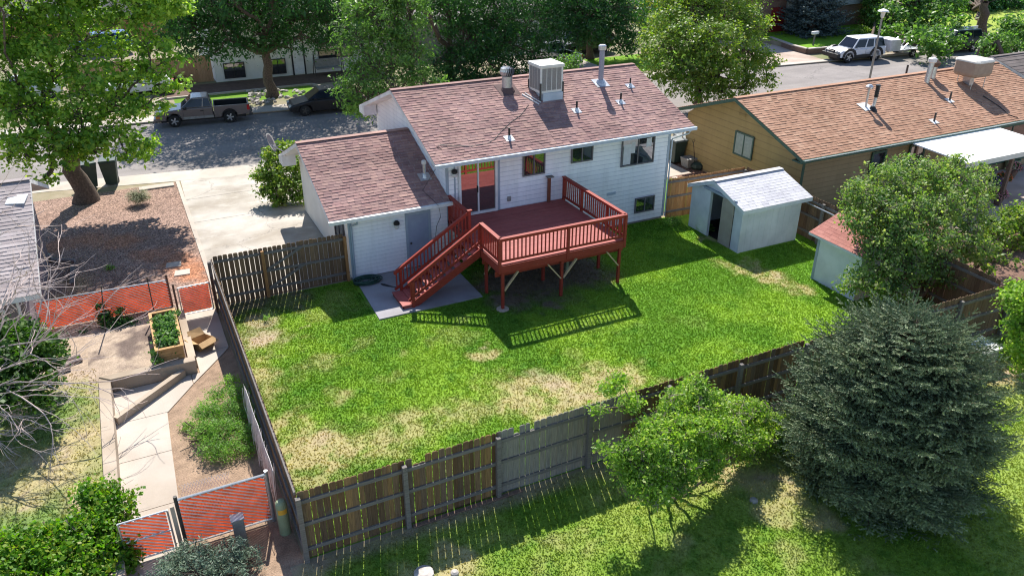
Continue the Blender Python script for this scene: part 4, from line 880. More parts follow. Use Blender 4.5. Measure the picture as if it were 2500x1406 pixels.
mb=MB();mb.box(x0-.02,y0-.025,0,x0+.08,y0-.0065,ez_-.06);build(mb,'corner_board',M['shed'],S)
S2=thing('shed','small white shed with a red shingle roof half covered by the big shrub','shed',(22,17.3,0))
x0,x1,y0,y1=20.95,22.95,16.3,18.25
build(MB().box(x0,y0,0,x1,y1,1.86).prism([(x0,y0,1.86),(x1,y0,1.86),((x0+x1)/2,y0,2.2)],(0,y1-y0,0)),'wall',M['shed'],S2)
mb=MB();shg=MB()
# ridge runs along y here: build along x then swap
shingles(shg,y0-.2,y1+.22,x0-.28,1.78,(x0+x1)/2,2.28,41,course=.14,w=(.28,.31),th=(.006,.008));shingles(shg,y0-.2,y1+.22,x1+.28,1.78,(x0+x1)/2,2.28,42,course=.14,w=(.28,.31),th=(.006,.008))
sw=MB();sw.v=[(b,a,c) for a,b,c in shg.v];sw.f=[f[::-1] for f in shg.f]
r2=build(sw,'roof',M['roof_red'],S2)
xm=(x0+x1)/2;build(MB().prism([(x0-.28,y0-.2,1.77),(xm,y0-.2,2.27),(x1+.28,y0-.2,1.77),(x1+.28,y0-.2,1.69),(xm,y0-.2,2.19),(x0-.28,y0-.2,1.69)],(0,y1-y0+.42,0)),'fascia',M['shed'],r2)
build(MB().box(x0-.02,y1-.1,0,x0-.001,y1,1.7),'corner_board',M['trim_grey'],S2)
# ================================================================== TAN HOUSE
T=thing('tan_house','tan ranch house with dark green trim, terracotta shingle roof and white patio cover','house',(31,27,0))
tx,ty,tyr,tyf=24.9,23.2,27.1,30.3;tez,trz=2.62,4.17;ts=(trz-tez)/(tyr-22.66)
mb=MB();laps(mb,(tx,31.0),(tx,ty),.12,trz-.16,(-1,0),e=.30,off=.022,clip=lambda z:(lambda t:(1-t[1],1-t[0]))(gclip(ty,31.0,tyr,trz,ts,.14)(z)))
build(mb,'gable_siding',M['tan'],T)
mb=MB();laps(mb,(tx,ty),(46,ty),.12,2.55,(0,-1),e=.22,off=.014);mb.box(tx+.001,ty+.0,.0,46,31,2.55);mb.prism([(tx+.002,ty+.1,2.5),(tx+.002,30.9,2.5),(tx+.002,tyr,trz-.17)],(20,0,0))
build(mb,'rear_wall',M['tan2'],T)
tr=gable(T,24.25,41.8,22.66,tez+.02,tyr,trz,31.54,tez+.02,M['roof_tan'],M['green'],51,course=.15,w=(.28,.34),th=(.014,.026))
build(MB().box(24.22,22.52,tez-.09,41.8,22.655,tez+.015),'gutter',M['green'],tr)
build(MB().box(24.22,22.515,tez+.002,41.8,22.53,tez+.025),'drip_edge',M['trim'],tr)
build(MB().box(24.27,22.7,tez-.18,24.9,23.25,tez-.12),'soffit',M['green'],T);build(MB().box(24.86,ty-.04,.1,24.99,ty-.016,2.4),'corner_trim',M['green'],T)
build(MB().tube([(24.6,31.0,2.4),(24.75,31.05,2.2),(24.75,31.05,.1)],.045,7),'downspout',M['cedar'],T)
window(T,(tx-.012,27.35,1.55),(0,-1,0),1.1,.95,(-1,0,0),m='gframe',g='blind',fr=.07)
mb=MB();mb.box(tx-.04,26.95,3.25,tx-.02,27.4,3.62)
for k in range(7): mb.box(tx-.055,26.98,3.28+k*.045,tx-.04,27.37,3.30+k*.045)
build(mb,'gable_vent',M['tan'],T)
dw=window(T,(28.95,ty-.01,.15),(1,0,0),.68,1.95,(0,-1,0),m='green',g='glass',mull=0,fr=.1,name='screen_door',depth=.06)
window(T,(31.3,ty-.01,.6),(1,0,0),.85,1.5,(0,-1,0),m='green',g='glass',mull=0,fr=.1,bars=2)
window(T,(37.2,ty-.01,.5),(1,0,0),3.2,1.7,(0,-1,0),m='green',g='glass',mull=2,fr=.12)
# patio cover
pc=build(MB().prism([(30.5,22.95,2.52),(36.15,22.95,2.52),(36.15,19.85,2.40),(30.5,19.85,2.40)],(0,0,.05)),'patio_cover',M['patio_white'],T)
build(MB().box(30.48,19.80,2.24,36.2,19.88,2.46),'beam',M['cream'],pc)
for x in (30.9,33.6,36.0): build(MB().box(x-.07,19.9,0.03,x+.07,20.04,2.28),'post',M['brick'],pc)
def tz(y): return tez+.02+(y-22.66)*ts
def tv(px,py):
    d=ray(px,py);t=(tez+.02-22.66*ts-CAMP[2])/(d[2]-ts*d[1]);q_=CAMP+d*t;return q_
tvo=tv
q_=tv(2113,262);v=build(MB().cyl(q_-(0,0,.1),q_+(0,0,.85),.05,n=10),'vent_pipe',M['metal'],tr);build(MB().lathe(q_+(0,0,.8),[(.05,0),(.16,.06),(.17,.14),(.08,.22)],12),'vent_cap',M['metal'],v);build(flash(*q_,0,ts,.3),'flashing',M['trim'],v)
q_=tv(2130,268);v=build(MB().cyl(q_-(0,0,.1),q_+(.12,0,1.1),.075,n=10),'flue',M['metal'],tr)
mb=MB();mb.lathe(q_+(.06,0,.55),[(.085,0),(.085,.5),(.11,.5),(.11,.56)],12)
for k in range(4): mb.lathe(q_+(.06,0,.6+k*.1),[(.10,0),(.10,.03)],12)
build(mb,'flue_cap',M['black'],v);build(MB().lathe(q_-np.array((0,0,.05)),[(.22,0),(.14,.12),(.10,.2)],12),'flashing',M['black'],v)
q_=tv(2262,200);v=build(MB().cyl(q_-(0,0,.1),q_+(.08,0,.95),.13,n=12),'flue',M['metal'],tr);build(MB().lathe(q_+(.08,0,.9),[(.13,0),(.20,.05),(.20,.2),(.1,.26)],12),'flue_cap',M['trim'],v)
q_=tv(2275,188);v=build(MB().cyl(q_-(0,0,.1),q_+(0,0,.55),.17,n=14),'turbine_vent',M['metal'],tr);build(MB().lathe(q_+(0,0,.5),[(.17,0),(.26,.1),(.27,.2),(.1,.34)],14),'turbine_head',M['rust'],v)
for p_ in ((2318,247),(2280,298)):
    q_=tv(*p_);v=build(MB().cyl(q_-(0,0,.1),q_+(0,0,.42),.045,n=8),'vent_pipe',M['dmetal'],tr);build(flash(*q_,0,ts,.18),'flashing',M['trim'],v)
for (x,y,h) in ((35.6,tyr+.5,.42),(42.1-1.2,tyr+.6,.8)): build(MB().cyl((x,y,trz-.3),(x,y,trz+h-.1),.05,n=8),'vent_pipe',M['dmetal'],tr)
# covered cooler on the tan roof
q_=tv(2366,206);cq=np.array(q_)
CV=thing('covered_cooler','square rooftop cooler wrapped in a tan canvas cover on the terracotta roof','rooftop cooler',cq)
mb=MB();vs=[];w0,w1=.62,.66
for (ww,z) in ((w0*.9,.45),(w0,.5),(w1,.62),(w1*.99,1.12),(w1*.95,1.2)):
    for (a,b) in ((-1,-.8),(-.8,-1),(.8,-1),(1,-.8),(1,.8),(.8,1),(-.8,1),(-1,.8)): vs.append(cq+(a*ww,b*ww,z))
fs=[]
for i in range(4):
    for k in range(8): fs.append((i*8+k,i*8+(k+1)%8,(i+1)*8+(k+1)%8,(i+1)*8+k))
build(MB().add(vs,fs+[tuple(range(8))[::-1]]),'cover',M['canvas'],CV)
vs=[];
for (ww,z) in ((.675,1.14),(.665,1.20),(.60,1.26)):
    for (a,b) in ((-1,-.8),(-.8,-1),(.8,-1),(1,-.8),(1,.8),(.8,1),(-.8,1),(-1,.8)): vs.append(cq+(a*ww,b*ww,z))
fs=[(i*8+k,i*8+(k+1)%8,(i+1)*8+(k+1)%8,(i+1)*8+k) for i in range(2) for k in range(8)]+[tuple(range(16,24))]
build(MB().add(vs,fs),'cover_top',M['canvas_top'],CV)
build(MB().box(*(cq+np.array((-.15,-.1,-.05))),*(cq+np.array((.15,.3,.5)))),'duct',M['metal'],CV)
for (a,b) in ((-.4,-.4),(.45,-.45),(.45,.4),(-.4,.4)): build(MB().cyl(cq+(a,b,b*ts-.02),cq+(a,b,.5),.02,n=6),'leg',M['metal'],CV)
q0=tv(2400,236);q1_=tv(2440,262);q2=tv(2462,282);q3=tv(2485,290)
tag(build(MB().tube([q0+(0,0,.03),q1_+(0,0,.03),q2+(0,0,.03),q3+(0,0,.03)],.02,5),'water_line',M['black']),'black water line running down the terracotta roof from the covered cooler','hose')
# next roof to the right of the tan house
NR=thing('neighbour_house','dark roofed house at the right edge beyond the terracotta roof','house',(48,28,0))
build(MB().box(42.6,23.5,0,56,28.9,2.6),'wall',M['brick'],NR);gable(NR,42.3,56.5,22.6,2.7,27.8,4.3,29.4,3.75,M['roof_far'],M['trim'],61,course=.3,w=(.6,1.2))
# ---- house at the left edge
L=thing('left_house','mauve-grey house at the left edge with a grey shingle roof and white fascia','house',(-8,28,0))
build(MB().box(-14,24.0,0,-3.65,32.1,2.55).prism([(-3.66,24.0,2.5),(-3.66,32.1,2.5),(-3.66,28.2,4.05)],(-9,0,0)),'wall',M['mauve'],L)
gable(L,-14,-3.10,23.3,2.52,28.15,4.32,33.0,2.52,M['roof_grey'],M['trim'],71,course=.16,w=(.35,.9),th=(.008,.02))
window(L,(-5.1,23.99,.7),(1,0,0),.9,1.2,(0,-1,0),m='trim',mull=0)
build(MB().cyl((-3.8,23.9,.3),(-3.8,23.9,2.4),.04,n=8),'downspout',M['trim'],L)
# flat white internet antenna on the left roof
a=P(42,545,3.15);SD=thing('roof_antenna','flat white panel antenna on a dark tripod on the grey roof at the left edge','antenna',a)
t=P(40,492,3.95)
build(MB().prism([t+(-.30,-.12,-.02),t+(.22,-.28,-.02),t+(.34,.18,.10),t+(-.18,.30,.10)],(0,0,.03)),'panel',M['trim'],SD)
mb=MB();mb.cyl(a+(0,0,-.1),t+(0,0,-.01),.03,n=8)
for (x,y) in ((-.45,.1),(.45,-.05),(-.1,-.5)): mb.tube([a+(0,0,.45),a+(x,y,.02)],.018,5)
build(mb,'tripod',M['dmetal'],SD)
# ================================================================== HOUSES ACROSS THE STREET
F1=thing('house_across','white house across the street behind the dark ash tree','house',(12,64,0))
build(MB().box(6.2,59.4,0,18.5,69,4.2),'wall',M['siding_cream'],F1)
gable(F1,5.6,19.1,58.7,4.2,64.2,6.2,69.7,4.2,M['roof_far'],M['trim'],81,course=.3,w=(.6,1.2))
for (px,py,w_,h_) in ((552,195,1.30,.95),(664,186,1.0,.95)):
    q_=PY(px,py,59.39);window(F1,(q_[0],59.38,max(q_[2],.25)),(1,0,0),w_,h_,(0,-1,0),m='black',fr=.06)
q_=PY(780,142,59.39);window(F1,(q_[0],59.38,q_[2]),(1,0,0),2.4,1.3,(0,-1,0),m='black',fr=.07)
for px in (716,745): 
    q_=PY(px,165,59.36);build(MB().box(q_[0]-.05,59.30,0,q_[0]+.05,59.38,3),'door_trim',M['black'],F1)
q_=PY(731,165,59.36);build(MB().box(q_[0]-.42,59.34,.1,q_[0]+.42,59.385,2.3),'door',M['trim'],F1)
SW=thing('porch_swing','grey garden swing seat with canopy bar before the white house across the street','swing seat',(*PY(803,175,58.6)[:2],0))
qx=PY(803,175,58.6)[0];build(MB().box(qx-.9,58.3,.45,qx+.9,58.8,.52).box(qx-.9,58.8,.5,qx+.9,58.86,1.1),'seat',M['tubgrey'],SW);build(MB().tube([(qx-1.05,58.2,0),(qx-1.0,58.6,1.7),(qx-1.05,59.0,0)],.03,6).tube([(qx+1.05,58.2,0),(qx+1.0,58.6,1.7),(qx+1.05,59.0,0)],.03,6).tube([(qx-1.0,58.6,1.7),(qx+1.0,58.6,1.7)],.03,6),'frame',M['dmetal'],SW)
F2=thing('house_across','grey house across the street glimpsed between the middle trees','house',(30,66,0))
build(MB().box(21,62,0,37,71,3.0),'wall',M['greyhouse'],F2);gable(F2,20.3,37.7,61.3,3.0,66.5,5.0,71.7,3.0,M['roof_grey'],M['trim'],82,course=.3,w=(.6,1.2));build(MB().box(27,61.93,0,33,61.99,2.3),'garage_door',M['trim'],F2)
F4=thing('house_across','pale house far behind the maple at the top left','house',(-4,92,0))
build(MB().box(-14,90,0,4,99,3.2),'wall',M['siding_cream'],F4);gable(F4,-14.6,4.6,89,3.2,94.5,5.4,100,3.2,M['roof_grey'],M['trim'],83,course=.4,w=(.8,1.6))
F3=thing('brick_house','two storey house with red door, brick base and grey upper siding behind the blue spruce','house',(55,60,0))
q0=PY(1862,80,56.4)[0];q1_=PY(1915,80,56.4)[0];q2=PY(1990,60,56.4)[0]
build(MB().box(q0-3,56.6,0,q1_,66,6.2),'wall',M['brick'],F3);build(MB().box(q1_,56.4,0,q2+8,66,2.35),'lower_wall',M['brick'],F3);build(MB().box(q1_-.05,55.9,2.35,q2+8,66,5.4),'upper_wall',M['sagesiding'],F3)
gable(F3,q0-3.6,q2+8.6,55.2,5.5,61,7.6,66.6,5.5,M['roof_far'],M['trim'],84,course=.3,w=(.6,1.2))
a=PY(1876,88,56.55);build(MB().box(a[0],56.5,.1,a[0]+1.5,56.59,2.5),'door',M['red'],F3)
window(F3,(a[0]+.1,56.59,3.2),(1,0,0),1.3,1.2,(0,-1,0),m='brick')
a=PY(1915,80,56.39);window(F3,(a[0]+.4,56.39,.5),(1,0,0),1.9,1.2,(0,-1,0),m='trim',fr=.04)
a=PY(1932,22,55.89);window(F3,(a[0],55.89,3.4),(1,0,0),1.7,1.5,(0,-1,0),m='trim',fr=.05)
RB=thing('retaining_wall','low brown stone retaining wall with pale cap around the lawn beside the far driveway','retaining wall',(51,50,0))
wp=[(51.9,54.5),(51.0,51.0),(50.9,49.1),(56,48.6),(78,46.6)]
for a,b in zip(wp[:-1],wp[1:]): build(MB().bar((*a,.20),(*b,.20),.30,.40),'wall',M['brick'],RB);build(MB().bar((*a,.43),(*b,.43),.36,.07),'cap',M['conc2'],RB)
a=P(1985,112,.4);MX=thing('mailbox','white roadside mailbox on a post at the lawn beside the white off-road car','mailbox',(a[0],a[1],.4))
build(MB().box(a[0]-.05,a[1]-.05,.4,a[0]+.05,a[1]+.05,1.3),'post',M['fence_grey'],MX);build(MB().box(a[0]-.35,a[1]-.12,1.3,a[0]+.35,a[1]+.12,1.55),'box',M['trim'],MX,bevel=.05)
a=P(2372,96,.4);b=PY(2377,70,a[1]);SG=thing('yard_sign','small white sign on the lawn beside the tree trunk at the top right','sign',(a[0],a[1],0))
build(MB().box(b[0]-.5,a[1]-.03,b[2]-.25,b[0]+.5,a[1]+.03,b[2]+.2),'sign_board',M['trim'],SG);build(MB().box(b[0]-.45,a[1]-.0,0,b[0]-.38,a[1]+.05,b[2]-.25).box(b[0]+.38,a[1],0,b[0]+.45,a[1]+.05,b[2]-.25),'posts',M['fence_grey'],SG)
# street lamp
ly=36.4;b=PY(2124,188,ly);t=PY(2161,30,ly)
LP=thing('street_lamp','tall slim grey street lamp behind the ridge of the terracotta roof','street lamp',(b[0],ly,0))
build(MB().tube([(b[0],ly,0),(b[0],ly,.3),(b[0],ly,t[2]-.1)],[.12,.075,.05],10),'pole',M['tubgrey'],LP)
build(MB().lathe((b[0],ly,t[2]-.35),[(.06,0),(.10,.05),(.14,.3),(.20,.42)],12),'lamp_glass',M['lampclear'],LP);build(MB().lathe((b[0],ly,t[2]+.05),[(.34,0),(.28,.06),(.08,.14),(.02,.17)],14),'lamp_cap',M['trim'],LP)
# ================================================================== BINS AND YARD CLUTTER
def wheelie(x,y,rz,label,group,lid='bin_lid',s=1.15):
    b=thing('wheelie_bin',label,'bin',(x,y,.02),rz,group)
    def pr(z0,w0,d0,z1,w1,d1): return [(-w0,-d0,z0),(w0,-d0,z0),(w0,d0,z0),(-w0,d0,z0),(-w1,-d1,z1),(w1,-d1,z1),(w1,d1,z1),(-w1,d1,z1)],[(0,3,2,1),(4,5,6,7),(0,1,5,4),(1,2,6,5),(2,3,7,6),(3,0,4,7)]
    build(MB().add(*pr(.05,.22*s,.24*s,1.0*s,.31*s,.36*s)),'body',M['bin'],b,local=True,bevel=.03)
    build(MB().add(*pr(1.0*s,.33*s,.40*s,1.07*s,.30*s,.36*s)),'lid',M[lid],b,local=True,bevel=.02)
    build(MB().cyl((-.3*s,.42*s,.98*s),(.3*s,.42*s,.98*s),.02),'handle',M['black'],b,local=True)
    for k in (-1,1): build(MB().cyl((k*.22,.25,.12),(k*.28,.25,.12),.12,n=14),'wheel',M['black'],b,local=True)
    return b
a=P(222,460);wheelie(a[0],a[1]+.1,.3,'dark green wheeled bin right behind the maple trunk','bins by the sidewalk','bin');a=P(276,452);wheelie(a[0],a[1]+.15,-.1,'dark green wheeled bin on the sidewalk to the right of the maple trunk','bins by the sidewalk','bin')
a=P(1650,398);wheelie(a[0],a[1]+.1,0,'grey-lidded green bin next to the corner of the white house','bins between the two houses');a=P(1676,390);wheelie(a[0]-.1,a[1]+.2,.1,'grey-lidded green bin next to the tan house downspout','bins between the two houses')
a=P(1681,408);TB=thing('planter_tub','square grey tub with green seedlings beside the tan house','planter',(a[0],a[1],0))
build(MB().add([(a[0]-.25,a[1]-.25,0.02),(a[0]+.25,a[1]-.25,.02),(a[0]+.25,a[1]+.25,.02),(a[0]-.25,a[1]+.25,.02),(a[0]-.33,a[1]-.33,.5),(a[0]+.33,a[1]-.33,.5),(a[0]+.33,a[1]+.33,.5),(a[0]-.33,a[1]+.33,.5)],[(0,3,2,1),(4,5,6,7),(0,1,5,4),(1,2,6,5),(2,3,7,6),(3,0,4,7)]),'tub',M['tubgrey'],TB,bevel=.02)
a=P(1694,412);b=PY(1711,360,a[1]);SH=thing('shovel','dark shovel leaning against the tan wall','shovel',(a[0],a[1],0))
build(MB().tube([(a[0],a[1],.35),(24.6,a[1]+.1,1.35)],.018,6).tube([(24.55,a[1]+.1,1.32),(24.52,a[1]+.1,1.42),(24.66,a[1]+.1,1.48),(24.68,a[1]+.1,1.38),(24.6,a[1]+.1,1.33)],.014,5),'handle',M['black'],SH);build(MB().prism([(a[0]-.12,a[1]-.05,.02),(a[0]+.12,a[1]-.05,.02),(a[0]+.12,a[1]+.05,.36),(a[0]-.12,a[1]+.05,.36)],(0,.02,0)),'blade',M['dmetal'],SH)
a=P(1700,412);tag(build(MB().lathe((a[0]+.1,a[1],0),[(.32,0),(.42,.12),(.40,.26),(.2,.36)],10).add([],[]),'dark_bag',M['bin']),'dark green bag slumped on the ground by the shovel','bag')
# pots under the patio cover
rg=random.Random(5);cols=[('fl_red','red'),('fl_orange','orange'),('fl_pink','pink'),('fl_purple','purple')]
def pot(px,py,z,c,lab):
    a=P(px,py,z);t=thing('flower_pot',lab,'flower pot',(a[0],a[1],.03),0,'flower pots under the patio cover')
    build(MB().lathe((a[0],a[1],.03),[(.13,0),(.2,.3),(.21,.34)],12),'pot',M['brick'],t)
    V=[];F=[];r_=np.random.default_rng(int(px));n=220;dd=r_.normal(0,1,(n,3));dd/=np.linalg.norm(dd,axis=1)[:,None];dd[:,2]=abs(dd[:,2])
    for mm,nm,k in ((M['l_ash'],'foliage',0),(M[c],'blossoms',1)):
        C=np.array([a[0],a[1],.42])+dd*(.33+.05*k)*r_.uniform(.75,1,n)[:,None];V,F=leafquads(C,.045+.01*(1-k),r_);nmesh(V,F,nm,mm,t)
# ================================================================== VEHICLES (front towards local -x, built around their own centre)
def arc(cx,cz,r,a0,a1,n=9): return [(cx+r*math.cos(a0+(a1-a0)*i/(n-1)),cz+r*math.sin(a0+(a1-a0)*i/(n-1))) for i in range(n)]
def wheel(p,x,y,r,w_,s,rim='rim'):
    t=build(MB().lathe((0,0,0),[(r*.62,-w_/2),(r*.93,-w_/2),(r,-w_/2+.03),(r,w_/2-.03),(r*.93,w_/2),(r*.62,w_/2)],22),'wheel',M['tyre'],p,local=True)
    t.location=(x,y,r);t.rotation_euler=(math.pi/2,0,0)
    mb=MB();zz=-s*-1*(w_/2-.02) if False else (w_/2-.03)*(-s)*-1
    z0=(w_/2-.035)*(1 if s<0 else -1)
    mb.lathe((0,0,0),[(r*.62,z0-.01),(r*.62,z0+.01)],22)
    sg=1 if s<0 else -1
    mb.lathe((0,0,0),[(r*.66,z0),(r*.66,z0+sg*.03),(r*.58,z0+sg*.03)],22)
    for k in range(5):
        a=2*math.pi*k/5;mb.bar((r*.1*math.cos(a),r*.1*math.sin(a),z0+sg*.03),(r*.6*math.cos(a),r*.6*math.sin(a),z0+sg*.02),r*.22,.03,up=(0,0,1))
    mb.lathe((0,0,0),[(r*.16,z0),(r*.15,z0+sg*.05)],10)
    build(mb,'rim',M[rim],t,local=True)
    build(MB().lathe((0,0,0),[(r*.56,z0+sg*.002),(r*.56,z0+sg*.006)],18),'brake_disc',M['dmetal'],t,local=True)
    return t
def side_prism(mb,poly,w_,inset=.05):
    """side outline (x,z) -> solid, its flanks drawn in slightly at the top edges"""
    n=len(poly);cx=sum(p[0] for p in poly)/n;cz=sum(p[1] for p in poly)/n
    rings=[]
    for (y,k) in ((-w_/2,1),(-w_/2+inset,0),(w_/2-inset,0),(w_/2,1)):
        rings.append([(p[0]-(p[0]-cx)/max(abs(p[0]-cx),1)*inset*.6*k,y,p[1]-(inset*.7*k if p[1]>cz+.12 else 0)) for p in poly])
    vs=sum(rings,[]);fs=[tuple(range(n)),tuple(range(3*n,4*n))[::-1]]
    for r_ in range(3):
        for i in range(n): j=(i+1)%n;fs.append((r_*n+i,(r_+1)*n+i,(r_+1)*n+j,r_*n+j))
    mb.add(vs,fs)
def cabin(p,pm,xb0,xb1,zb,xt0,xt1,zt,wb,wt,pill,rear=True,name='cabin'):
    """greenhouse: base rectangle -> roof rectangle, glass set on its faces; pill = x positions of pillars at the belt"""
    V=[(xb0,-wb/2,zb),(xb1,-wb/2,zb),(xb1,wb/2,zb),(xb0,wb/2,zb),(xt0,-wt/2,zt),(xt1,-wt/2,zt),(xt1,wt/2,zt),(xt0,wt/2,zt)]
    c=build(MB().add(V,[(0,3,2,1),(4,5,6,7),(0,1,5,4),(1,2,6,5),(2,3,7,6),(3,0,4,7)]),name,M[pm],p,local=True,bevel=.05)
    A=[np.array(v) for v in V]
    def quad(a,b,c_,d,u0,u1,v0,v1,off,nm):
        f=lambda u,v:(a*(1-u)+b*u)*(1-v)+(d*(1-u)+c_*u)*v
        q_=[f(u0,v0),f(u1,v0),f(u1,v1),f(u0,v1)];nn=np.cross(q_[1]-q_[0],q_[3]-q_[0]);nn/=np.linalg.norm(nn)
        build(MB().prism([k+nn*off for k in q_],-nn*.01),nm,M['carglass'],c,local=True)
    quad(A[3],A[0],A[4],A[7],.06,.94,.06,.90,.012,'windshield')
    if rear: quad(A[1],A[2],A[6],A[5],.08,.92,.15,.88,.012,'rear_window')
    pl=[xb0]+list(pill)+[xb1]
    for i in range(len(pl)-1):
        u0=(pl[i]-xb0)/(xb1-xb0)+.025;u1=(pl[i+1]-xb0)/(xb1-xb0)-.02
        quad(A[0],A[1],A[5],A[4],u0,u1,.10,.88,.012,'side_window');quad(A[2],A[3],A[7],A[6],1-u1,1-u0,.10,.88,.012,'side_window')
    return c
def pickup(loc,rz,label,pm,cab=True,group=None):
    p=thing('pickup_truck',label,'pickup truck',loc,rz,group)
    fx,rx,r=-1.56,1.50,.35;W=1.72
    top=[(-2.50,.78),(-2.35,.95),(-1.05,1.02),(.62,1.03)]
    body=[(-2.55,.42)]+top+[(.62,.45),]+[(-1.05,.42)]+arc(fx,r,.43,.2,math.pi-.2)
    # cab and nose
    mb=MB();poly=[(-2.56,.45),(-2.52,.74),(-2.38,.92),(-1.10,1.02),(.62,1.04),(.62,.40),(fx+.46,.40)]+arc(fx,.40,.44,.05,math.pi-.05)+[(fx-.46,.40)]
    side_prism(mb,poly,W);build(mb,'body',M[pm],p,local=True,bevel=.02)
    mb=MB();poly=[(.66,1.04),(2.62,1.04),(2.64,.50),(rx+.46,.44)]+arc(rx,.42,.44,.05,math.pi-.05)+[(rx-.46,.42),(.66,.40)]
    # bed sides as walls
    for s in (-1,1):
        m2=MB();q_=[(x,s*W/2,z) for x,z in poly];m2.prism(q_,(0,-s*.14,0));build(m2,'bed_side',M[pm],p,local=True,bevel=.015)
    build(MB().box(.66,-W/2+.14,.55,2.55,W/2-.14,.60),'bed_floor',M['black'],p,local=True)
    build(MB().box(.66,-W/2+.14,.6,.72,W/2-.14,1.03),'bed_front',M['black'],p,local=True)
    for s in (-1,1): build(MB().box(.70,s*(W/2-.14)-.02*(s>0),.6,2.55,s*(W/2-.14)+.02*(s<0),1.02),'bed_liner',M['black'],p,local=True)
    tg=build(MB().box(2.56,-W/2+.12,.55,2.63,W/2-.12,1.03),'tailgate',M[pm],p,local=True,bevel=.015);build(MB().box(2.63,-.14,.82,2.645,.14,.93),'tailgate_handle',M['black'],tg,local=True)
    build(MB().box(2.60,-W/2+.02,.38,2.80,W/2-.02,.52),'rear_bumper',M['dmetal' if pm!='p_white' else 'black'],p,local=True,bevel=.03)
    build(MB().box(-2.66,-W/2+.02,.36,-2.50,W/2-.02,.56),'front_bumper',M[pm],p,local=True,bevel=.04)
    for s in (-1,1):
        build(MB().box(2.50,s*W/2-.10*(s>0)-.02*(s<0),.70,2.66,s*W/2+.10*(s<0)+.02*(s>0),1.0),'tail_light',M['lampred'],p,local=True,bevel=.02)
        build(MB().box(-2.57,s*(W/2-.36)-.18,.60,-2.45,s*(W/2-.36)+.3*(1)-.02,.76),'headlight',M['lampclear'],p,local=True,bevel=.02)
        build(MB().box(-2.50,s*W/2-.02,.58,-2.30,s*W/2+.015,.70),'turn_light',M['amber'],p,local=True)
        build(MB().box(-.98,s*(W/2+.02)-.0,.98,-.80,s*(W/2+.14),1.12),'mirror',M['black'],p,local=True,bevel=.02)
        d=MB()
        for x in (-1.02,.08,.58): d.box(x-.006,s*W/2-.004,.45,x+.006,s*W/2+.004,1.0)
        d.box(-.08,s*W/2,.82,.10,s*W/2+.02,.88);build(d,'door_seams',M['black'],p,local=True)
        build(MB().box(-1.05,s*W/2-.004,.42,.62,s*W/2+.012,.56),'side_trim',M['tubgrey'],p,local=True)
    build(MB().box(-2.58,-.5,.60,-2.5,.5,.76),'grille',M['black'],p,local=True)
    cabin(p,pm,-1.15,.58,1.02,-.45,.42,1.58,1.60,1.36,(.05,))
    for x in (fx,rx):
        for s in (-1,1): wheel(p,x,s*(W/2-.12),r,.22,s)
    build(MB().box(-2.3,-.55,.25,2.4,.55,.45),'chassis',M['black'],p,local=True)
    return p
def car(loc,rz,label,pm,L=4.6,W=1.82,H=1.45,suv=False,r=.33,rim='rim',group=None,name='parked_car',cat='car'):
    p=thing(name,label,cat,loc,rz,group);h=L/2;fx,rx=-h+.88,h-.95;bz=.92 if not suv else 1.05;g=.28 if not suv else .42
    hood=bz-.16 if not suv else bz-.04
    mb=MB();poly=[(-h,g+.05),(-h+.02,hood-.18),(-h+.22,hood-.04),(-h+1.25,bz),(h-.5 if not suv else h-.05,bz+.02),(h-.04,bz-.10),(h,g+.1),(rx+.42,g)]+arc(rx,r,r+.07,.0,math.pi,9)+[(rx-.42,g),(fx+.42,g)]+arc(fx,r,r+.07,0,math.pi,9)+[(fx-.42,g)]
    side_prism(mb,poly,W,.08);build(mb,'body',M[pm],p,local=True,bevel=.025)
    if suv: cabin(p,pm,-h+1.15,h-.08,bz,-h+1.75,h-.35,H,W-.10,W-.42,(-h+2.35,h-1.25))
    else: cabin(p,pm,-h+1.1,h-.45,bz,-h+1.95,h-1.25,H,W-.12,W-.50,(.35,))
    for x in (fx,rx):
        for s in (-1,1): wheel(p,x,s*(W/2-.11),r,.22,s,rim)
    for s in (-1,1):
        build(MB().box(-h-.015,s*(W/2-.35)-.2,hood-.24,-h+.15,s*(W/2-.35)+.2,hood-.10),'headlight',M['lampclear'],p,local=True,bevel=.03)
        build(MB().box(h-.14,s*(W/2-.28)-.2,bz-.24,h+.015,s*(W/2-.28)+.2,bz-.08),'tail_light',M['lampred'],p,local=True,bevel=.03)
        build(MB().box(-h+1.5,s*W/2,bz-.0,-h+1.62,s*(W/2+.14),bz+.12),'mirror',M[pm],p,local=True,bevel=.02)
        d=MB()
        for x in (-h+1.4,-h+2.4,h-1.3): d.box(x-.005,s*W/2-.01,g+.12,x+.005,s*W/2+.003,bz-.06)
        build(d,'door_seams',M['black'],p,local=True)
    build(MB().box(-h-.01,-.5,g+.1,-h+.1,.5,g+.3),'grille',M['black'],p,local=True)
    build(MB().box(-h+.2,-.6,.2,h-.2,.6,g+.1),'chassis',M['black'],p,local=True)
    return p
sz=-.10
pickup((4.12,49.72,sz),-.115,'pewter extended-cab pickup truck parked at the far curb','p_silver')
car((11.3,49.0,sz),-.09,'glossy black sedan parked behind the pewter pickup','p_black',rim='dmetal')
pickup((30.5,55.0,0.02),-1.45,'white pickup parked with its tailgate towards the brown roof','p_white')
J=car((52.95,46.1,sz),-.10,'white off-road car with black fenders parked facing left on the far side','p_white',L=4.45,W=1.86,H=1.80,suv=True,r=.42,name='off_road_car',cat='off-road car')
for s in (-1,1):
    for x in (-1.345,1.275): build(MB().prism([(a,s*.965,b+.04) for a,b in arc(x,.42,.68,.0,math.pi,9)+arc(x,.42,.47,math.pi,.0,9)],(0,-s*.20,0)),'fender_flare',M['black'],J,local=True)
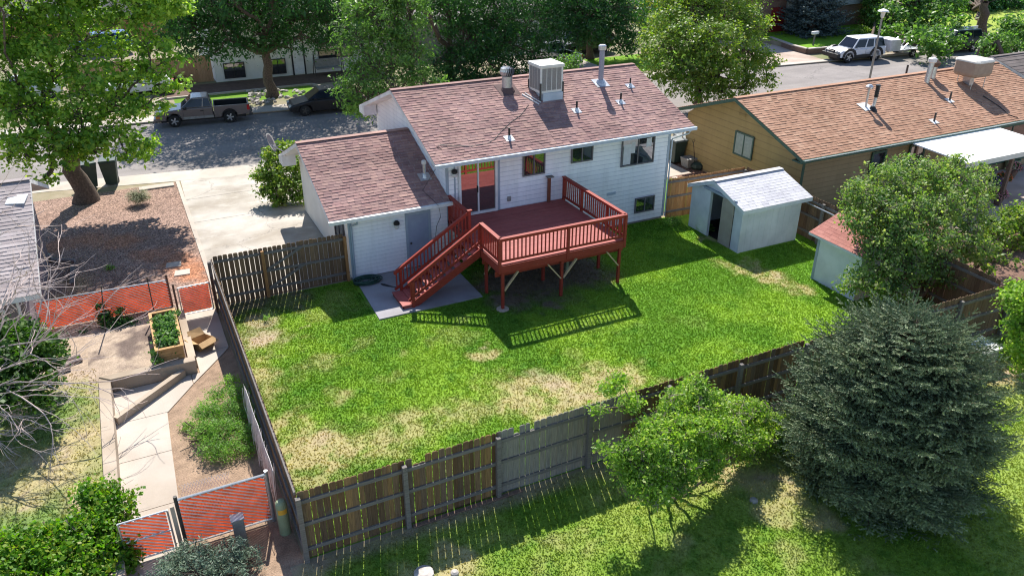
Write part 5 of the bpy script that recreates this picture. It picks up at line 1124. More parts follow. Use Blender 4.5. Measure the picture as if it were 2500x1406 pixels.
build(MB().box(-.85,-.95,.40,.75,-.90,.60).box(-.85,.90,.40,.75,.95,.60),'side_step',M['black'],J,local=True);build(MB().box(-2.48,-.90,.42,-2.20,.90,.74),'front_bumper',M['black'],J,local=True,bevel=.03);build(MB().tube([(-2.46,-.45,.74),(-2.5,-.4,.92),(-2.5,.4,.92),(-2.46,.45,.74)],.03,6),'bull_bar',M['black'],J,local=True)
mb=MB()
for k in range(7): mb.box(-2.31,-.36+k*.11,.78,-2.26,-.30+k*.11,.98)
build(mb,'grille_slots',M['black'],J,local=True);build(MB().box(2.28,-.35,.55,2.48,.35,1.25),'spare_wheel_carrier',M['black'],J,local=True)
TRL=thing('utility_trailer','small white utility trailer with a front box and raised ramp behind the white off-road car','trailer',(57.4,45.75,sz),-.10)
build(MB().box(-1.6,-.75,.55,-.55,.75,1.45),'front_box',M['trim'],TRL,local=True,bevel=.04);build(MB().box(-.6,-.75,.50,1.6,.75,.62),'bed',M['metal'],TRL,local=True)
build(MB().tube([(-1.6,0,.5),(-2.5,0,.45)],.05,6),'drawbar',M['metal'],TRL,local=True)
for s in (-1,1):
    wheel(TRL,.7,s*.86,.32,.2,s);build(MB().bar((-.4,s*.72,.65),(.5,s*.72,1.35),.06,.06).bar((.5,s*.72,1.35),(.5,s*.72,.6),.06,.06).bar((1.0,s*.72,.6),(1.6,s*.72,1.4),.06,.06),'side_frame',M['metal'],TRL,local=True)
    build(MB().box(.25,s*.86-.12,.66,1.15,s*.86+.12,.70),'mudguard',M['trim'],TRL,local=True)
car((63.2,45.2,sz),-.12,'dark green off-road car parked beyond the trailer under the hanging foliage','p_green',L=4.6,W=1.85,H=1.8,suv=True,r=.38,name='off_road_car',cat='off-road car')
car((-8.4,43.55,sz),-.12,'bright blue car cut off by the left edge','p_blue',L=4.6)
car((34.7,57.5,.02),.1,'dark blue van half hidden by leaves behind the white pickup','p_dark',L=5.0,W=1.9,H=1.9,suv=True,name='parked_van',cat='van')
car((-5.6,59.6,.02),.25,'white car glimpsed through the left maple in the far driveway','p_white',L=4.4)
car((1.2,60.9-2.6,.02),.1,'silver-white car behind the maple leaves before the pale tan fence','p_white',L=4.2)
car((-.6,73.6,.02),.1,'blue and white car seen far away through the maple crown','p_blue',L=4.6,suv=True,H=1.7)
car((33.0,37.9,.02),-.1,'black car mostly hidden under the round apple-green tree','p_dark',L=4.4,suv=False) if False else None
tr_=P(1436,128,0);TW=thing('box_trailer','white box trailer standing between the trees behind the white pickup','trailer',(tr_[0],tr_[1],0.02))
build(MB().box(tr_[0]-.85,tr_[1],.45,tr_[0]+.85,tr_[1]+3,2.0),'box',M['trim'],TW,bevel=.03);build(MB().box(tr_[0]-.75,tr_[1]+.6,.1,tr_[0]+.75,tr_[1]+1.6,.46),'axle',M['black'],TW)
# ================================================================== FOLIAGE
def unit(r_,n):
    d=r_.normal(0,1,(n,3));return d/np.linalg.norm(d,axis=1)[:,None]
def leafquads(C,size,r_,outward=None,up=.6,asp=.5,droop=0.):
    """one leaf (diamond) at each point C"""
    n=len(C);nn=unit(r_,n)+np.array([0,0,up])
    if outward is not None: nn=nn+outward
    nn/=np.linalg.norm(nn,axis=1)[:,None]
    t=unit(r_,n);t=t-nn*(t*nn).sum(1)[:,None];t/=np.linalg.norm(t,axis=1)[:,None]+1e-9;b=np.cross(nn,t)
    s=size*r_.uniform(.65,1.35,n)[:,None];t=t*s;b=b*s*asp;C=np.asarray(C)
    V=np.stack([C-t,C+b-t*.1,C+t-np.array([0,0,droop])*s,C-b-t*.1],1).reshape(-1,3)
    return V,np.arange(4*n).reshape(-1,4)
def blobpts(blobs,dens,r_,inner=.55,zs=.8):
    out=[];ow=[]
    for (x,y,z,r) in blobs:
        n=int(max(6,dens*r*r));d=unit(r_,n);rad=r*(inner+(1-inner)*r_.random(n)**.5)*(1+.22*np.sin(d[:,0]*5+x)*np.cos(d[:,1]*4+z));p=d*rad[:,None];p[:,2]*=zs
        out.append(p+np.array([x,y,z]));ow.append(d)
    return np.concatenate(out),np.concatenate(ow)
def crown(blobs,dens,k,rc,size,seed,asp=.5,up=.6,inner=.55,zs=.8,zmin=.15,droop=0.,flat=.6):
    r_=np.random.default_rng(seed);P_,O=blobpts(blobs,dens,r_,inner,zs)
    m_=P_[:,2]>zmin;P_=P_[m_];O=O[m_]
    kk=np.maximum(3,(k*r_.uniform(.4,1.5,len(P_))).astype(int));idx=np.repeat(np.arange(len(P_)),kk)
    off=r_.normal(0,1,(len(idx),3))*rc*r_.uniform(.6,1.4,len(P_))[idx][:,None];off[:,2]*=flat
    C=P_[idx]+off;cs=(size*r_.uniform(.6,1.35,len(P_)))[idx][:,None];V,F=leafquads(C,cs,r_,outward=O[idx]*.5,up=up,asp=asp,droop=droop)
    ok=C[:,2]>.03;F=F[ok];return V,F,P_
def limb(mb,a,b,r0,r1,rg,n=5,sag=.0,wob=.06,sides=6):
    a=np.array(a,float);b=np.array(b,float);L=np.linalg.norm(b-a);pts=[];
    for i in range(n+1):
        t=i/n;p=a*(1-t)+b*t;p=p+np.array([rg.uniform(-1,1),rg.uniform(-1,1),rg.uniform(-.6,.6)])*wob*L*math.sin(math.pi*t)*.7;p[2]+=sag*L*math.sin(math.pi*t);pts.append(p)
    mb.tube(pts,[r0+(r1-r0)*i/n for i in range(n+1)],sides,cap=False)
def tree(name,label,cat,base,tr_,fork,blobs,mat_,dens=22,k=12,rc=.22,size=.09,seed=1,asp=.5,up=.6,inner=.5,group=None,bark='bark',twigs=.25,stems=1,spread=.2,zmin=.15,dead=0,zs=.8,lr=None,droop=0.):
    T_=thing(name,label,cat,base,0,group);rg=random.Random(seed)
    V,F,P_=crown(blobs,dens,k,rc,size,seed,asp,up,inner,zs,zmin,droop)
    nmesh(V,F,'foliage',mat_,T_)
    mb=MB();bp=np.array(base,float);fk=np.array(fork,float)
    tops=[]
    for s in range(stems):
        ang=2*math.pi*s/max(stems,1);o=np.array([math.cos(ang),math.sin(ang),0])*spread*(stems>1)
        a=bp+o*.5;b=fk+o*2.5*(stems>1);n=6;pts=[];
        for i in range(n+1):
            t=i/n;p=a*(1-t)+b*t+np.array([rg.uniform(-1,1),rg.uniform(-1,1),0])*tr_*.5*math.sin(math.pi*t);pts.append(p)
        mb.tube(pts,[tr_*(1.45 if i==0 else 1.08-.35*i/n)/(1 if stems==1 else 1.6) for i in range(n+1)],10 if tr_>.1 else 6,cap=False);tops.append(b)
    build(mb,'trunk',M[bark],T_,smooth=True)
    mb=MB()
    base_nodes=[(t_-np.array((0,0,.1)),0.,(lr or tr_*.42)*1.5) for t_ in tops];nodes_=list(base_nodes)
    for (x,y,z,r) in sorted(blobs,key=lambda b_:min(np.linalg.norm(t_-np.array(b_[:3])) for t_ in tops)):
        c=np.array([x,y,z]);pn=min(nodes_,key=lambda q_:np.linalg.norm(q_[0]-c)+.55*q_[1]);f=pn[0];L=np.linalg.norm(c-f);rr=pn[2]*.78
        limb(mb,f,c,rr,rr*.72,rg,6,-.04,.10);nodes_.append((c,pn[1]+L,max(rr*.80,.006)))
        near=[p for p in P_ if np.linalg.norm(p-c)<r*1.2];rg.shuffle(near)
        for p in near[:int(len(near)*twigs)]:
            t=rg.uniform(.55,1);st=f*(1-t)+c*t;limb(mb,st,p,max(rr*.4,.008),.005,rg,3,.02,.12,4)
    build(mb,'branches',M[bark],T_,smooth=True)
    if dead:
        r_=np.random.default_rng(seed+77);P2=P_[r_.permutation(len(P_))[:dead]];mb=MB()
        for p in P2:
            for q_ in range(5):
                d=unit(r_,1)[0]*np.array([1,1,.7]);e=p+d*r_.uniform(.2,.5)*(1 if size>.1 else .6);limb(mb,p-d*.1,e,.006 if size<.1 else .011,.003,rg,2,0,.15,3)
        build(mb,'dead_twigs',M['barkpale'],T_)
    return T_
# -- big maple on the left
mp=[(60,40,39.5,1.5),(150,20,38.5,1.4),(230,50,40,1.3),(300,40,38,1.1),(380,30,38.5,1.0),(430,15,38,.6),(20,110,38,1.3),(110,110,37,1.2),(200,105,38,1.1),(290,110,39,1.0),(360,105,37.5,1.0),
 (40,190,37,1.2),(130,185,38,1.1),(215,190,36.5,1.2),(300,180,38,1.0),(365,165,37,.8),(410,205,36.8,.75),(425,140,37,.5),
 (20,270,36.5,1.1),(100,270,37.5,1.2),(190,265,36.5,1.2),(275,255,37,1.1),(350,260,36.5,.8),(395,270,36.6,.45),
 (40,340,36.5,.9),(120,335,36,1.1),(205,330,36.5,1.1),(285,325,36.2,.9),(340,345,36.3,.7),(160,385,36,.85),(235,375,36,.7),(310,375,36,.5),(70,385,36,.6),(350,375,36.2,.4),(20,395,36,.4),(110,435,36.4,.3),
 (-60,100,38,1.7),(-60,230,37.5,1.6),(-80,0,39,1.6),(100,-60,39,1.8),(260,-70,39,1.8),(360,-60,39,1.5),(60,-160,39,2.0),(200,-170,39,2.0),(330,-150,39,1.6),(120,-250,39,1.8)]
mpx=[(-3,39,9.5,2.2),(0,38.5,9.2,2.0),(2,38,8.4,1.7),(-5,38,9,2.0),(-1.5,38.5,11.5,2.1),(-3.5,36.5,9.5,1.6)]
tree('maple_tree','large yellow-green broadleaf tree in the gravel yard at the upper left','tree',(-2.3,38.1,0),.42,(-2.6,38.2,2.9),[B(*b) for b in mp]+mpx,M['l_maple'],dens=29,k=22,rc=.20,size=.098,seed=11,asp=.62,up=.9,inner=.3,lr=.11,twigs=.16,zs=.55)
# -- dark ash trees across the street
da=[(420,25,54,1.9),(470,75,52.5,1.7),(540,45,53,2.0),(555,95,51.5,1.5),(620,20,54,2.2),(650,75,52,1.7),(720,35,53,2.1),(740,85,52,1.5),(800,50,53,1.9),(825,95,52.5,1.2),(870,45,54,1.5),(480,115,51.5,1.1),(430,90,52,1.1),(600,-40,54,2.6),(480,-30,54,2.4),(740,-40,54,2.6),(850,-20,54,2.4),(525,130,51.5,.6),(600,115,51.8,.8),(700,105,52,.8),(870,95,53,.9),(780,108,52,.7)]
tree('ash_tree','wide dark green ash tree across the street rising from a ring of rocks','tree',(8.9,53.6,0),.34,(8.8,53.5,3.0),[B(*b) for b in da]+[(3.5,51.5,6.6,2.3),(6.5,50.3,7.2,2.4),(9.5,50.2,7.3,2.5),(12.5,50.8,7.2,2.4),(5.5,52,9.3,2.4),(9,51.5,9.8,2.6),(12.5,52.5,9.2,2.4),(2.5,52.5,8,1.9),(15,52,7.2,2.1),(8,53,11.5,2.2)],M['l_ash'],dens=20,k=20,rc=.34,size=.125,seed=12,asp=.35,up=.3,inner=.45,lr=.16,droop=.4,twigs=.08)
db=[(1100,40,54,2.2),(1150,100,53,2.1),(1210,40,54,2.3),(1250,110,53,2.1),(1300,50,54,2.3),(1330,130,52.5,1.6),(1200,160,52.5,1.9),(1120,160,52.5,1.7),(1270,170,52,1.3),(1200,-30,55,2.6),(1320,-20,55,2.5),(1060,-20,55,2.2),(1170,210,52,1.3),(1100,215,52,1.2),(1060,160,52.5,1.1)]
tree('ash_tree','dark green ash tree behind the ridge between the turbine vent and the cooler','tree',(21.5,53.8,0),.3,(21.5,53.8,2.2),[B(*b) for b in db]+[(17.5,51.5,7,2.2),(20.5,51,7.6,2.4),(23.5,52,7.2,2.3)],M['l_ash'],dens=30,k=22,rc=.33,size=.125,seed=13,asp=.35,up=.3,inner=.45,lr=.15,droop=.4,dead=40,twigs=.08)
dc=[(1380,30,55,2.2),(1430,50,54,2.0),(1480,20,55,2.2),(1490,80,53.5,1.6),(1535,60,54,1.6),(1410,85,53.5,1.2),(1460,-40,56,2.6),(1550,100,53.5,.9),(1560,20,55,1.5),(1520,115,53.5,.8),(1380,-30,56,2.3)]
tree('ash_tree','green ash tree over the white pickup, with bare lower twigs','tree',(34.0,55.2,0),.28,(33.8,55.2,3.0),[B(*b) for b in dc],M['l_ash'],dens=30,k=22,rc=.33,size=.125,seed=14,asp=.35,up=.35,inner=.45,lr=.14,dead=50,twigs=.1)
# -- ash in the front yard of the white house, brighter
fa=[(870,90,40,1.1),(915,40,40,1.3),(960,90,40,1.2),(900,140,39,1.0),(955,155,39,1.1),(880,185,38.5,.9),(850,215,38.2,.75),(905,230,38,.95),(960,215,38,.95),(1000,170,38.5,.9),(855,255,38,.55),(885,275,37.8,.5),(930,-20,41,1.5),(1000,30,41,1.2),(1010,100,40,1.0),(1030,200,38,.8),(1060,215,38,.7),(870,20,41,1.0),(990,-30,41,1.4)]
tree('ash_tree','bright mid-green ash tree at the left end of the white house ridge','tree',(13.0,38.6,0),.22,(13.0,38.8,1.8),[B(*b) for b in fa],M['l_mid'],dens=46,k=20,rc=.24,size=.10,seed=15,asp=.36,up=.5,inner=.4,lr=.11,droop=.3,dead=30)
fb=[(1395,165,42,.45),(1380,150,42,.5),(1405,140,42,.4),(1385,175,42,.35)]
tree('young_tree','small bright green tree top rising behind the evaporative cooler','tree',(*PY(1390,160,42)[:2],0),.06,(*PY(1390,160,42)[:2],1.6),[B(*b) for b in fb],M['l_mid'],dens=90,k=12,rc=.15,size=.09,seed=16,asp=.4,lr=.03)
fy=[(1600,20,64,1.9),(1640,-10,65,2.0),(1580,50,63,1.3),(1625,60,63,1.3),(1650,20,64,1.6),(1615,85,63,.8)]
tree('yellow_tree','yellow-green tree behind the round tree at the top','tree',(*PY(1615,60,63.5)[:2],0),.2,(*PY(1615,80,63.5)[:2],2.5),[B(*b) for b in fy],M['l_yellow'],dens=30,k=14,rc=.3,size=.16,seed=17,lr=.1)
# -- round apple green tree
rt=[(1640,60,41,1.4),(1700,20,42,1.6),(1770,30,42,1.6),(1830,60,41,1.3),(1610,110,40,1.2),(1680,100,39.5,1.5),(1750,100,39,1.6),(1820,120,39.5,1.4),(1865,150,39.5,.9),(1620,165,39,1.1),(1690,165,38.5,1.3),(1760,175,38,1.3),(1830,185,38.5,1.0),(1875,200,39,.55),(1650,205,38,.9),(1710,220,37.8,.9),(1770,225,37.6,.8),(1820,215,38,.6),(1740,-40,43,2.0),(1660,-20,43,1.5),(1820,-5,43,1.3)]
tree('round_tree','round apple-green tree between the white house and the tan house','tree',(33.0,40.2,0),.25,(32.8,40.2,1.3),[B(*b) for b in rt],M['l_round'],dens=62,k=20,rc=.21,size=.085,seed=18,asp=.6,up=.8,inner=.45,lr=.12,twigs=.1)
# -- trees at the top right
ta=[(2165,40,52,1.4),(2210,10,53,1.8),(2220,70,51,1.6),(2270,40,51,1.9),(2285,90,44,1.0),(2310,10,52,2.0),(2240,85,44,.8),(2290,125,42.5,.75),(2265,115,43,.7),(2285,158,41.5,.38),(2330,70,46,1.3),(2250,-40,54,2.4),(2325,100,43.5,.8),(2180,75,48,.8)]
tree('street_tree','leafy green tree hanging over the trailer to the right of the lamp','tree',(68.5,53,0.4),.3,(67,52.5,3.2),[B(*b) for b in ta],M['l_mid'],dens=34,k=14,rc=.28,size=.15,seed=19,asp=.7,lr=.12,twigs=.1,inner=.4)
tb=[(2380,20,58,2.2),(2440,-10,58,2.4),(2470,40,57,2.0),(2420,50,57,1.5),(2500,0,58,2.4),(2360,-20,59,2.2)]
tree('street_tree','tall tree with a thick dark trunk beside the white yard sign','tree',(*P(2396,92,.4)[:2],.4),.42,(*PY(2396,40,P(2396,92,.4)[1])[:2],3.4),[B(*b) for b in tb],M['l_ash'],dens=30,k=15,rc=.33,size=.17,seed=20,asp=.6,lr=.18)
tc=[(2440,100,40,1.0),(2480,80,41,1.2),(2430,130,39.5,.7),(2480,120,39.5,.8),(2400,115,40,.6),(2510,60,42,1.2),(2460,60,42,.9),(2520,110,40,.8),(2400,140,39.5,.4)]
tree('street_tree','leaning tree with round green clumps at the upper right above the terracotta roof','tree',(60.2,38.3,0),.2,(*PY(2430,118,39.5)[:2],1.9),[B(*b) for b in tc],M['l_mid'],dens=60,k=14,rc=.22,size=.12,seed=21,asp=.6,lr=.1,twigs=.15)
av=[(2127,70,55,.75),(2125,45,55,.8),(2128,15,55,.85),(2130,-15,55,.9),(2128,88,55,.6),(2126,100,55,.5)]
tree('columnar_tree','narrow columnar green tree behind the street lamp','tree',(*P(2128,104,.4)[:2],.4),.12,(*PY(2128,80,55)[:2],2.0),[B(*b) for b in av],M['l_mid'],dens=130,k=12,rc=.16,size=.10,seed=22,lr=.05,twigs=.05,inner=.6,zs=1.1)
# far background trees that close the view
r0=random.Random(77);kinds=['pale green tree at the far top left behind the maple','dull green tree far behind the white house across the street','dark tree far behind the grey house','far green tree between the yellow tree and the brick house','distant tree beyond the brick house','distant tree beyond the columnar tree','far tree at the top right corner']
for i,(px,y_) in enumerate(((430,88),(700,82),(1080,84),(1560,80),(2060,82),(2200,84),(2450,80))):
    q_=PY(px,5,y_);bl=[(q_[0]+r0.uniform(-3,3),y_+r0.uniform(-2,2),r0.uniform(2.5,6.5),r0.uniform(1.8,2.6)) for _ in range(9)]
    tree('distant_tree',kinds[i],'tree',(q_[0],y_,0),.25,(q_[0],y_,2.5),bl,M['l_ash'] if i%2 else M['l_mid'],dens=16,k=12,rc=.45,size=.24,seed=30+i,lr=.12,twigs=.05,group='trees beyond the houses')
# -- shrubs
sg=[(700,360,35.2,.42),(660,375,35.0,.38),(720,400,34.4,.5),(670,420,34.4,.55),(640,425,34.6,.38),(735,440,33.8,.5),(690,455,33.9,.6),(650,465,34.0,.38),(720,490,33.5,.4),(680,495,33.6,.35),(750,470,33.4,.35)]
tree('tall_shrub','tall yellow-green shrub with bare stems at the front corner of the garage','shrub',(5.3,33.9,0),.05,(5.3,34.0,.9),[B(*b) for b in sg],M['l_round'],dens=300,k=13,rc=.13,size=.07,seed=23,asp=.6,stems=7,spread=.22,lr=.018,inner=.35)
bs=[(2110,480,17.2,.65),(2160,440,17.4,.7),(2220,420,17.6,.75),(2280,430,17.4,.75),(2340,440,17.2,.7),(2390,460,17.2,.6),(2090,540,16.6,.55),(2150,510,16.6,.8),(2220,500,16.6,.9),(2300,500,16.4,.9),(2370,520,16.4,.8),(2130,590,16.0,.6),(2200,580,15.8,.9),(2280,580,15.6,.9),(2350,590,15.8,.8),(2160,650,15.4,.7),(2230,650,15.2,.8),(2300,660,15.1,.7),(2110,680,15.4,.5),(2070,700,15.4,.38),(2150,710,14.9,.45),(2210,710,14.6,.45),(2380,610,15.8,.6),(2330,400,17.6,.45),(2170,560,16,.7),(2400,420,17.6,.35),(2085,460,17.3,.35)]
tree('large_shrub','huge scrubby green shrub with grey dead twigs covering the red roofed shed','shrub',(22.6,15.4,0),.14,(22.6,15.6,1.1),[B(*b) for b in bs],M['l_scrub'],dens=150,k=21,rc=.13,size=.050,seed=24,asp=.6,stems=5,spread=.3,lr=.05,inner=.35,dead=420,twigs=.1)
b2=[(2440,560,17.2,.6),(2490,530,17.4,.7),(2470,600,16.8,.6),(2420,620,16.4,.5),(2510,590,17,.7),(2450,650,16,.5),(2500,650,16,.6),(2400,660,15.8,.35),(2540,540,17,.8)]
tree('large_shrub','lighter yellow-green shrub at the right edge next to the huge scrubby one','shrub',(26.2,15.8,0),.1,(26.2,16.2,1.2),[B(*b) for b in b2],M['l_round'],dens=190,k=13,rc=.13,size=.07,seed=25,asp=.6,stems=4,spread=.25,lr=.04,inner=.4,dead=40,twigs=.1)
b3=[(2470,735,11.6,.35),(2500,720,11.6,.45),(2490,800,11.3,.4),(2510,860,11.0,.45),(2480,850,11.1,.25),(2520,780,11.2,.5),(2500,910,10.8,.3)]
tree('shrub','bright green shrub cut off by the right edge in front of the fence','shrub',(23.6,11.1,0),.05,(23.6,11.2,.8),[B(*b) for b in b3],M['l_lilac'],dens=520,k=12,rc=.10,size=.05,seed=26,asp=.55,stems=4,spread=.2,lr=.02)
ll=[(1490,945,12.0,.20),(1545,985,11.9,.22),(1640,985,11.8,.34),(1690,955,11.9,.36),(1730,990,11.7,.42),(1790,1000,11.8,.40),(1840,1010,11.8,.42),(1885,1035,11.6,.38),(1590,1050,11.2,.34),(1650,1050,11.1,.50),(1710,1045,11.1,.52),(1780,1060,11.2,.48),(1840,1065,11.3,.44),(1890,1085,11.4,.30),(1545,1095,10.9,.30),(1600,1115,10.7,.46),(1655,1125,10.6,.42),(1600,1165,10.6,.40),(1725,1110,10.8,.38),(1735,1150,10.6,.24),(1635,1175,10.5,.26),(1505,1110,10.9,.20),(1460,1000,12.0,.13),(1510,925,12.1,.17),(1590,1200,10.5,.26),(1820,1105,11.3,.22),(1470,1090,11,.10),(1700,930,12,.2),(1565,1175,10.4,.32),(1600,1205,10.15,.30),(1640,1195,10.3,.30),(1560,1150,10.6,.3),(1670,1160,10.5,.28),(1850,1110,11.5,.30),(1890,1125,11.4,.18),(1520,1130,10.9,.2),(1600,1080,10.8,.35)]
tree('lilac_bush','spreading bright green bush with bare twigs leaning over the back fence','bush',(9.6,11.2,0),.07,(9.7,11.3,.5),[B(*b) for b in ll],M['l_lilac'],dens=620,k=22,rc=.09,size=.038,seed=27,asp=.5,stems=8,spread=.28,lr=.020,inner=.35,dead=300,twigs=.12,up=.5)
s1=[(560,930,19.8,.22),(530,960,19.4,.28),(580,960,19.2,.3),(510,1000,18.8,.34),(560,1000,18.7,.36),(600,1010,18.4,.3),(500,1050,18.0,.36),(550,1050,17.9,.42),(605,1060,17.5,.34),(520,1095,17.3,.34),(575,1095,17.2,.36),(540,1120,17.0,.26),(610,1100,17,.24),(495,1010,18.5,.25)]
tree('fine_leaved_shrub','airy fine-leaved green shrub growing between the path and the side fence','shrub',(.35,18.1,0),.03,(.4,18.2,.35),[B(*b) for b in s1],M['l_fine'],dens=1300,k=13,rc=.08,size=.028,seed=28,asp=.32,stems=10,spread=.3,lr=.012,inner=.25,twigs=.1,up=.9)
vv=[(20,1340,14.7,.42),(80,1330,14.7,.45),(140,1320,14.8,.42),(190,1290,15.0,.38),(230,1250,15.3,.40),(250,1210,15.6,.38),(215,1200,15.7,.25),(290,1250,15.2,.28),(270,1300,14.8,.42),(200,1350,14.4,.45),(120,1375,14.3,.5),(40,1390,14.2,.5),(280,1360,14.4,.4),(240,1400,14.1,.45),(300,1320,14.6,.26),(150,1420,13.9,.5),(-30,1360,14.4,.5),(320,1210,15.5,.12),(300,1390,14.2,.25)]
tree('vine_hedge','mound of bright green vine leaves with a few brown ones in the bottom left corner','hedge',(-2.7,14.9,0),.05,(-2.7,14.9,.5),[B(*b) for b in vv],M['l_vine'],dens=520,k=17,rc=.08,size=.040,seed=29,asp=.8,stems=6,spread=.5,lr=.015,inner=.55,twigs=.06,dead=30)
dv=[(0,830,21.3,.5),(60,815,22.2,.42),(110,840,22.0,.36),(60,850,21.2,.6),(0,880,20.5,.6),(120,870,21.0,.35),(100,930,20.2,.35),(40,930,20,.5),(0,970,19.5,.5),(90,970,19.7,.3),(140,850,22.2,.22)]
tree('ivy_shrub','dark green shrub mound behind the bare branches at the left edge','shrub',(-4.2,21.8,.28),.05,(-4.2,21.8,.7),[B(*b) for b in dv],M['l_ivy'],dens=330,k=13,rc=.12,size=.06,seed=40,asp=.8,stems=5,spread=.3,lr=.02,inner=.5,twigs=.05)
jn=[(420,1375,13.4,.28),(470,1350,13.5,.34),(520,1370,13.3,.32),(570,1345,13.5,.32),(610,1365,13.3,.28),(480,1400,13.0,.4),(560,1400,13.0,.38),(630,1400,13.0,.25),(400,1410,13.0,.3)]
tree('juniper','low grey-green juniper spreading in front of the grey utility box','shrub',(-.1,13.1,0),.04,(-.1,13.1,.2),[B(*b) for b in jn],M['l_juniper'],dens=900,k=16,rc=.06,size=.04,seed=41,asp=.2,stems=4,spread=.2,lr=.012,inner=.5,up=.7)
wc=[(255,770,25.2,.2),(270,790,25.0,.26),(300,785,25.0,.24),(320,790,24.9,.2),(290,760,25.1,.14),(345,795,24.9,.12),(240,745,25.3,.1),(205,815,25,.2),(170,825,25.1,.22)]
tree('climbing_weed','dark leafy weed climbing the orange slat fence by the metal stake','weed',(-1.2,25.2,.28),.02,(-1.2,25.2,.5),[B(*b) for b in wc],M['l_ash'],dens=1300,k=10,rc=.06,size=.035,seed=42,asp=.6,lr=.008,stems=3,spread=.1)
def BZ(px,py,z,r):
    q_=P(px,py,z);return (q_[0],q_[1],z,r)
pl=[(-.35,23.7,.80,.17),(-.05,23.5,.82,.18),(-.3,23.2,.84,.19),(-.08,22.95,.84,.2),(-.32,22.65,.82,.19),(-.02,22.5,.82,.18),(-.3,22.2,.80,.17),(-.08,22.05,.80,.15),(-.55,21.95,.72,.15),(.12,23.9,.78,.13),(-.60,21.72,.55,.13)]
tree('leafy_vegetables','leafy green vegetables crowding the cedar planter box','plants',(-.2,23,.72),.02,(-.2,23,.78),pl,M['l_herb'],dens=1500,k=9,rc=.05,size=.038,seed=43,asp=.75,lr=.006,stems=4,spread=.1,zmin=.5)
sb=[(338,475,36.6,.34),(325,480,36.6,.28),(352,480,36.6,.28),(338,485,36.4,.3)]
tree('dry_shrub','round grey-green dry shrub in the gravel right of the maple trunk','shrub',(-.2,37.0,0),.03,(-.2,37.0,.15),[B(*b) for b in sb],leafm('leaf_sage',[(.22,.25,.14),(.30,.31,.19),(.26,.28,.17)],(.4,.4,.3),.1),dens=900,k=12,rc=.07,size=.05,seed=44,asp=.12,up=1.2,lr=.008)
for i,(px,py,r,nm,lb) in enumerate(((395,192,.42,'round_shrub','dark clipped shrub before the pale tan fence, left one'),(438,196,.48,'round_shrub','dark clipped shrub before the pale tan fence, right one'),(2060-60,95,.6,'flowering_shrub','pale shrub on the lawn between the spruce and the columnar tree'))):
    a=P(px if i<2 else 2100,(py+8) if i<2 else 100);tree(nm,lb,'shrub',(a[0],a[1],0 if i<2 else .4),.03,(a[0],a[1],.3),[(a[0],a[1],.35 if i<2 else .9,r),(a[0]+.2,a[1],.25 if i<2 else .8,r*.7)],M['l_ash'] if i<2 else M['l_round'],dens=120,k=12,rc=.12,size=.07,seed=50+i,lr=.01,group='clipped shrubs before the pale fence' if i<2 else None)
for i,(px,py,z,lab) in enumerate(((1640,548,0,'weedy green clump at the right corner of the white house'),(1720,565,0,'weeds along the left side of the white shed'),(650,785,0,'small yellow-green weed in the dirt by the gate fence'),(265,660,0,'low dry tuft on the gravel above the slat fence'),(455,1050,0,'small green weed in the planting bed by the path'))):
    a=P(px,py);r=(.35,.28,.10,.12,.14)[i];tree('weed_clump',lab,'weeds',(a[0],a[1],0),.01,(a[0],a[1],.1),[(a[0],a[1],.12,r),(a[0]+r,a[1]+.1,.08,r*.7)],M['l_fine'],dens=1300,k=9,rc=.06,size=.04,seed=60+i,asp=.25,up=.8,lr=.004,zmin=.02,zs=.5)
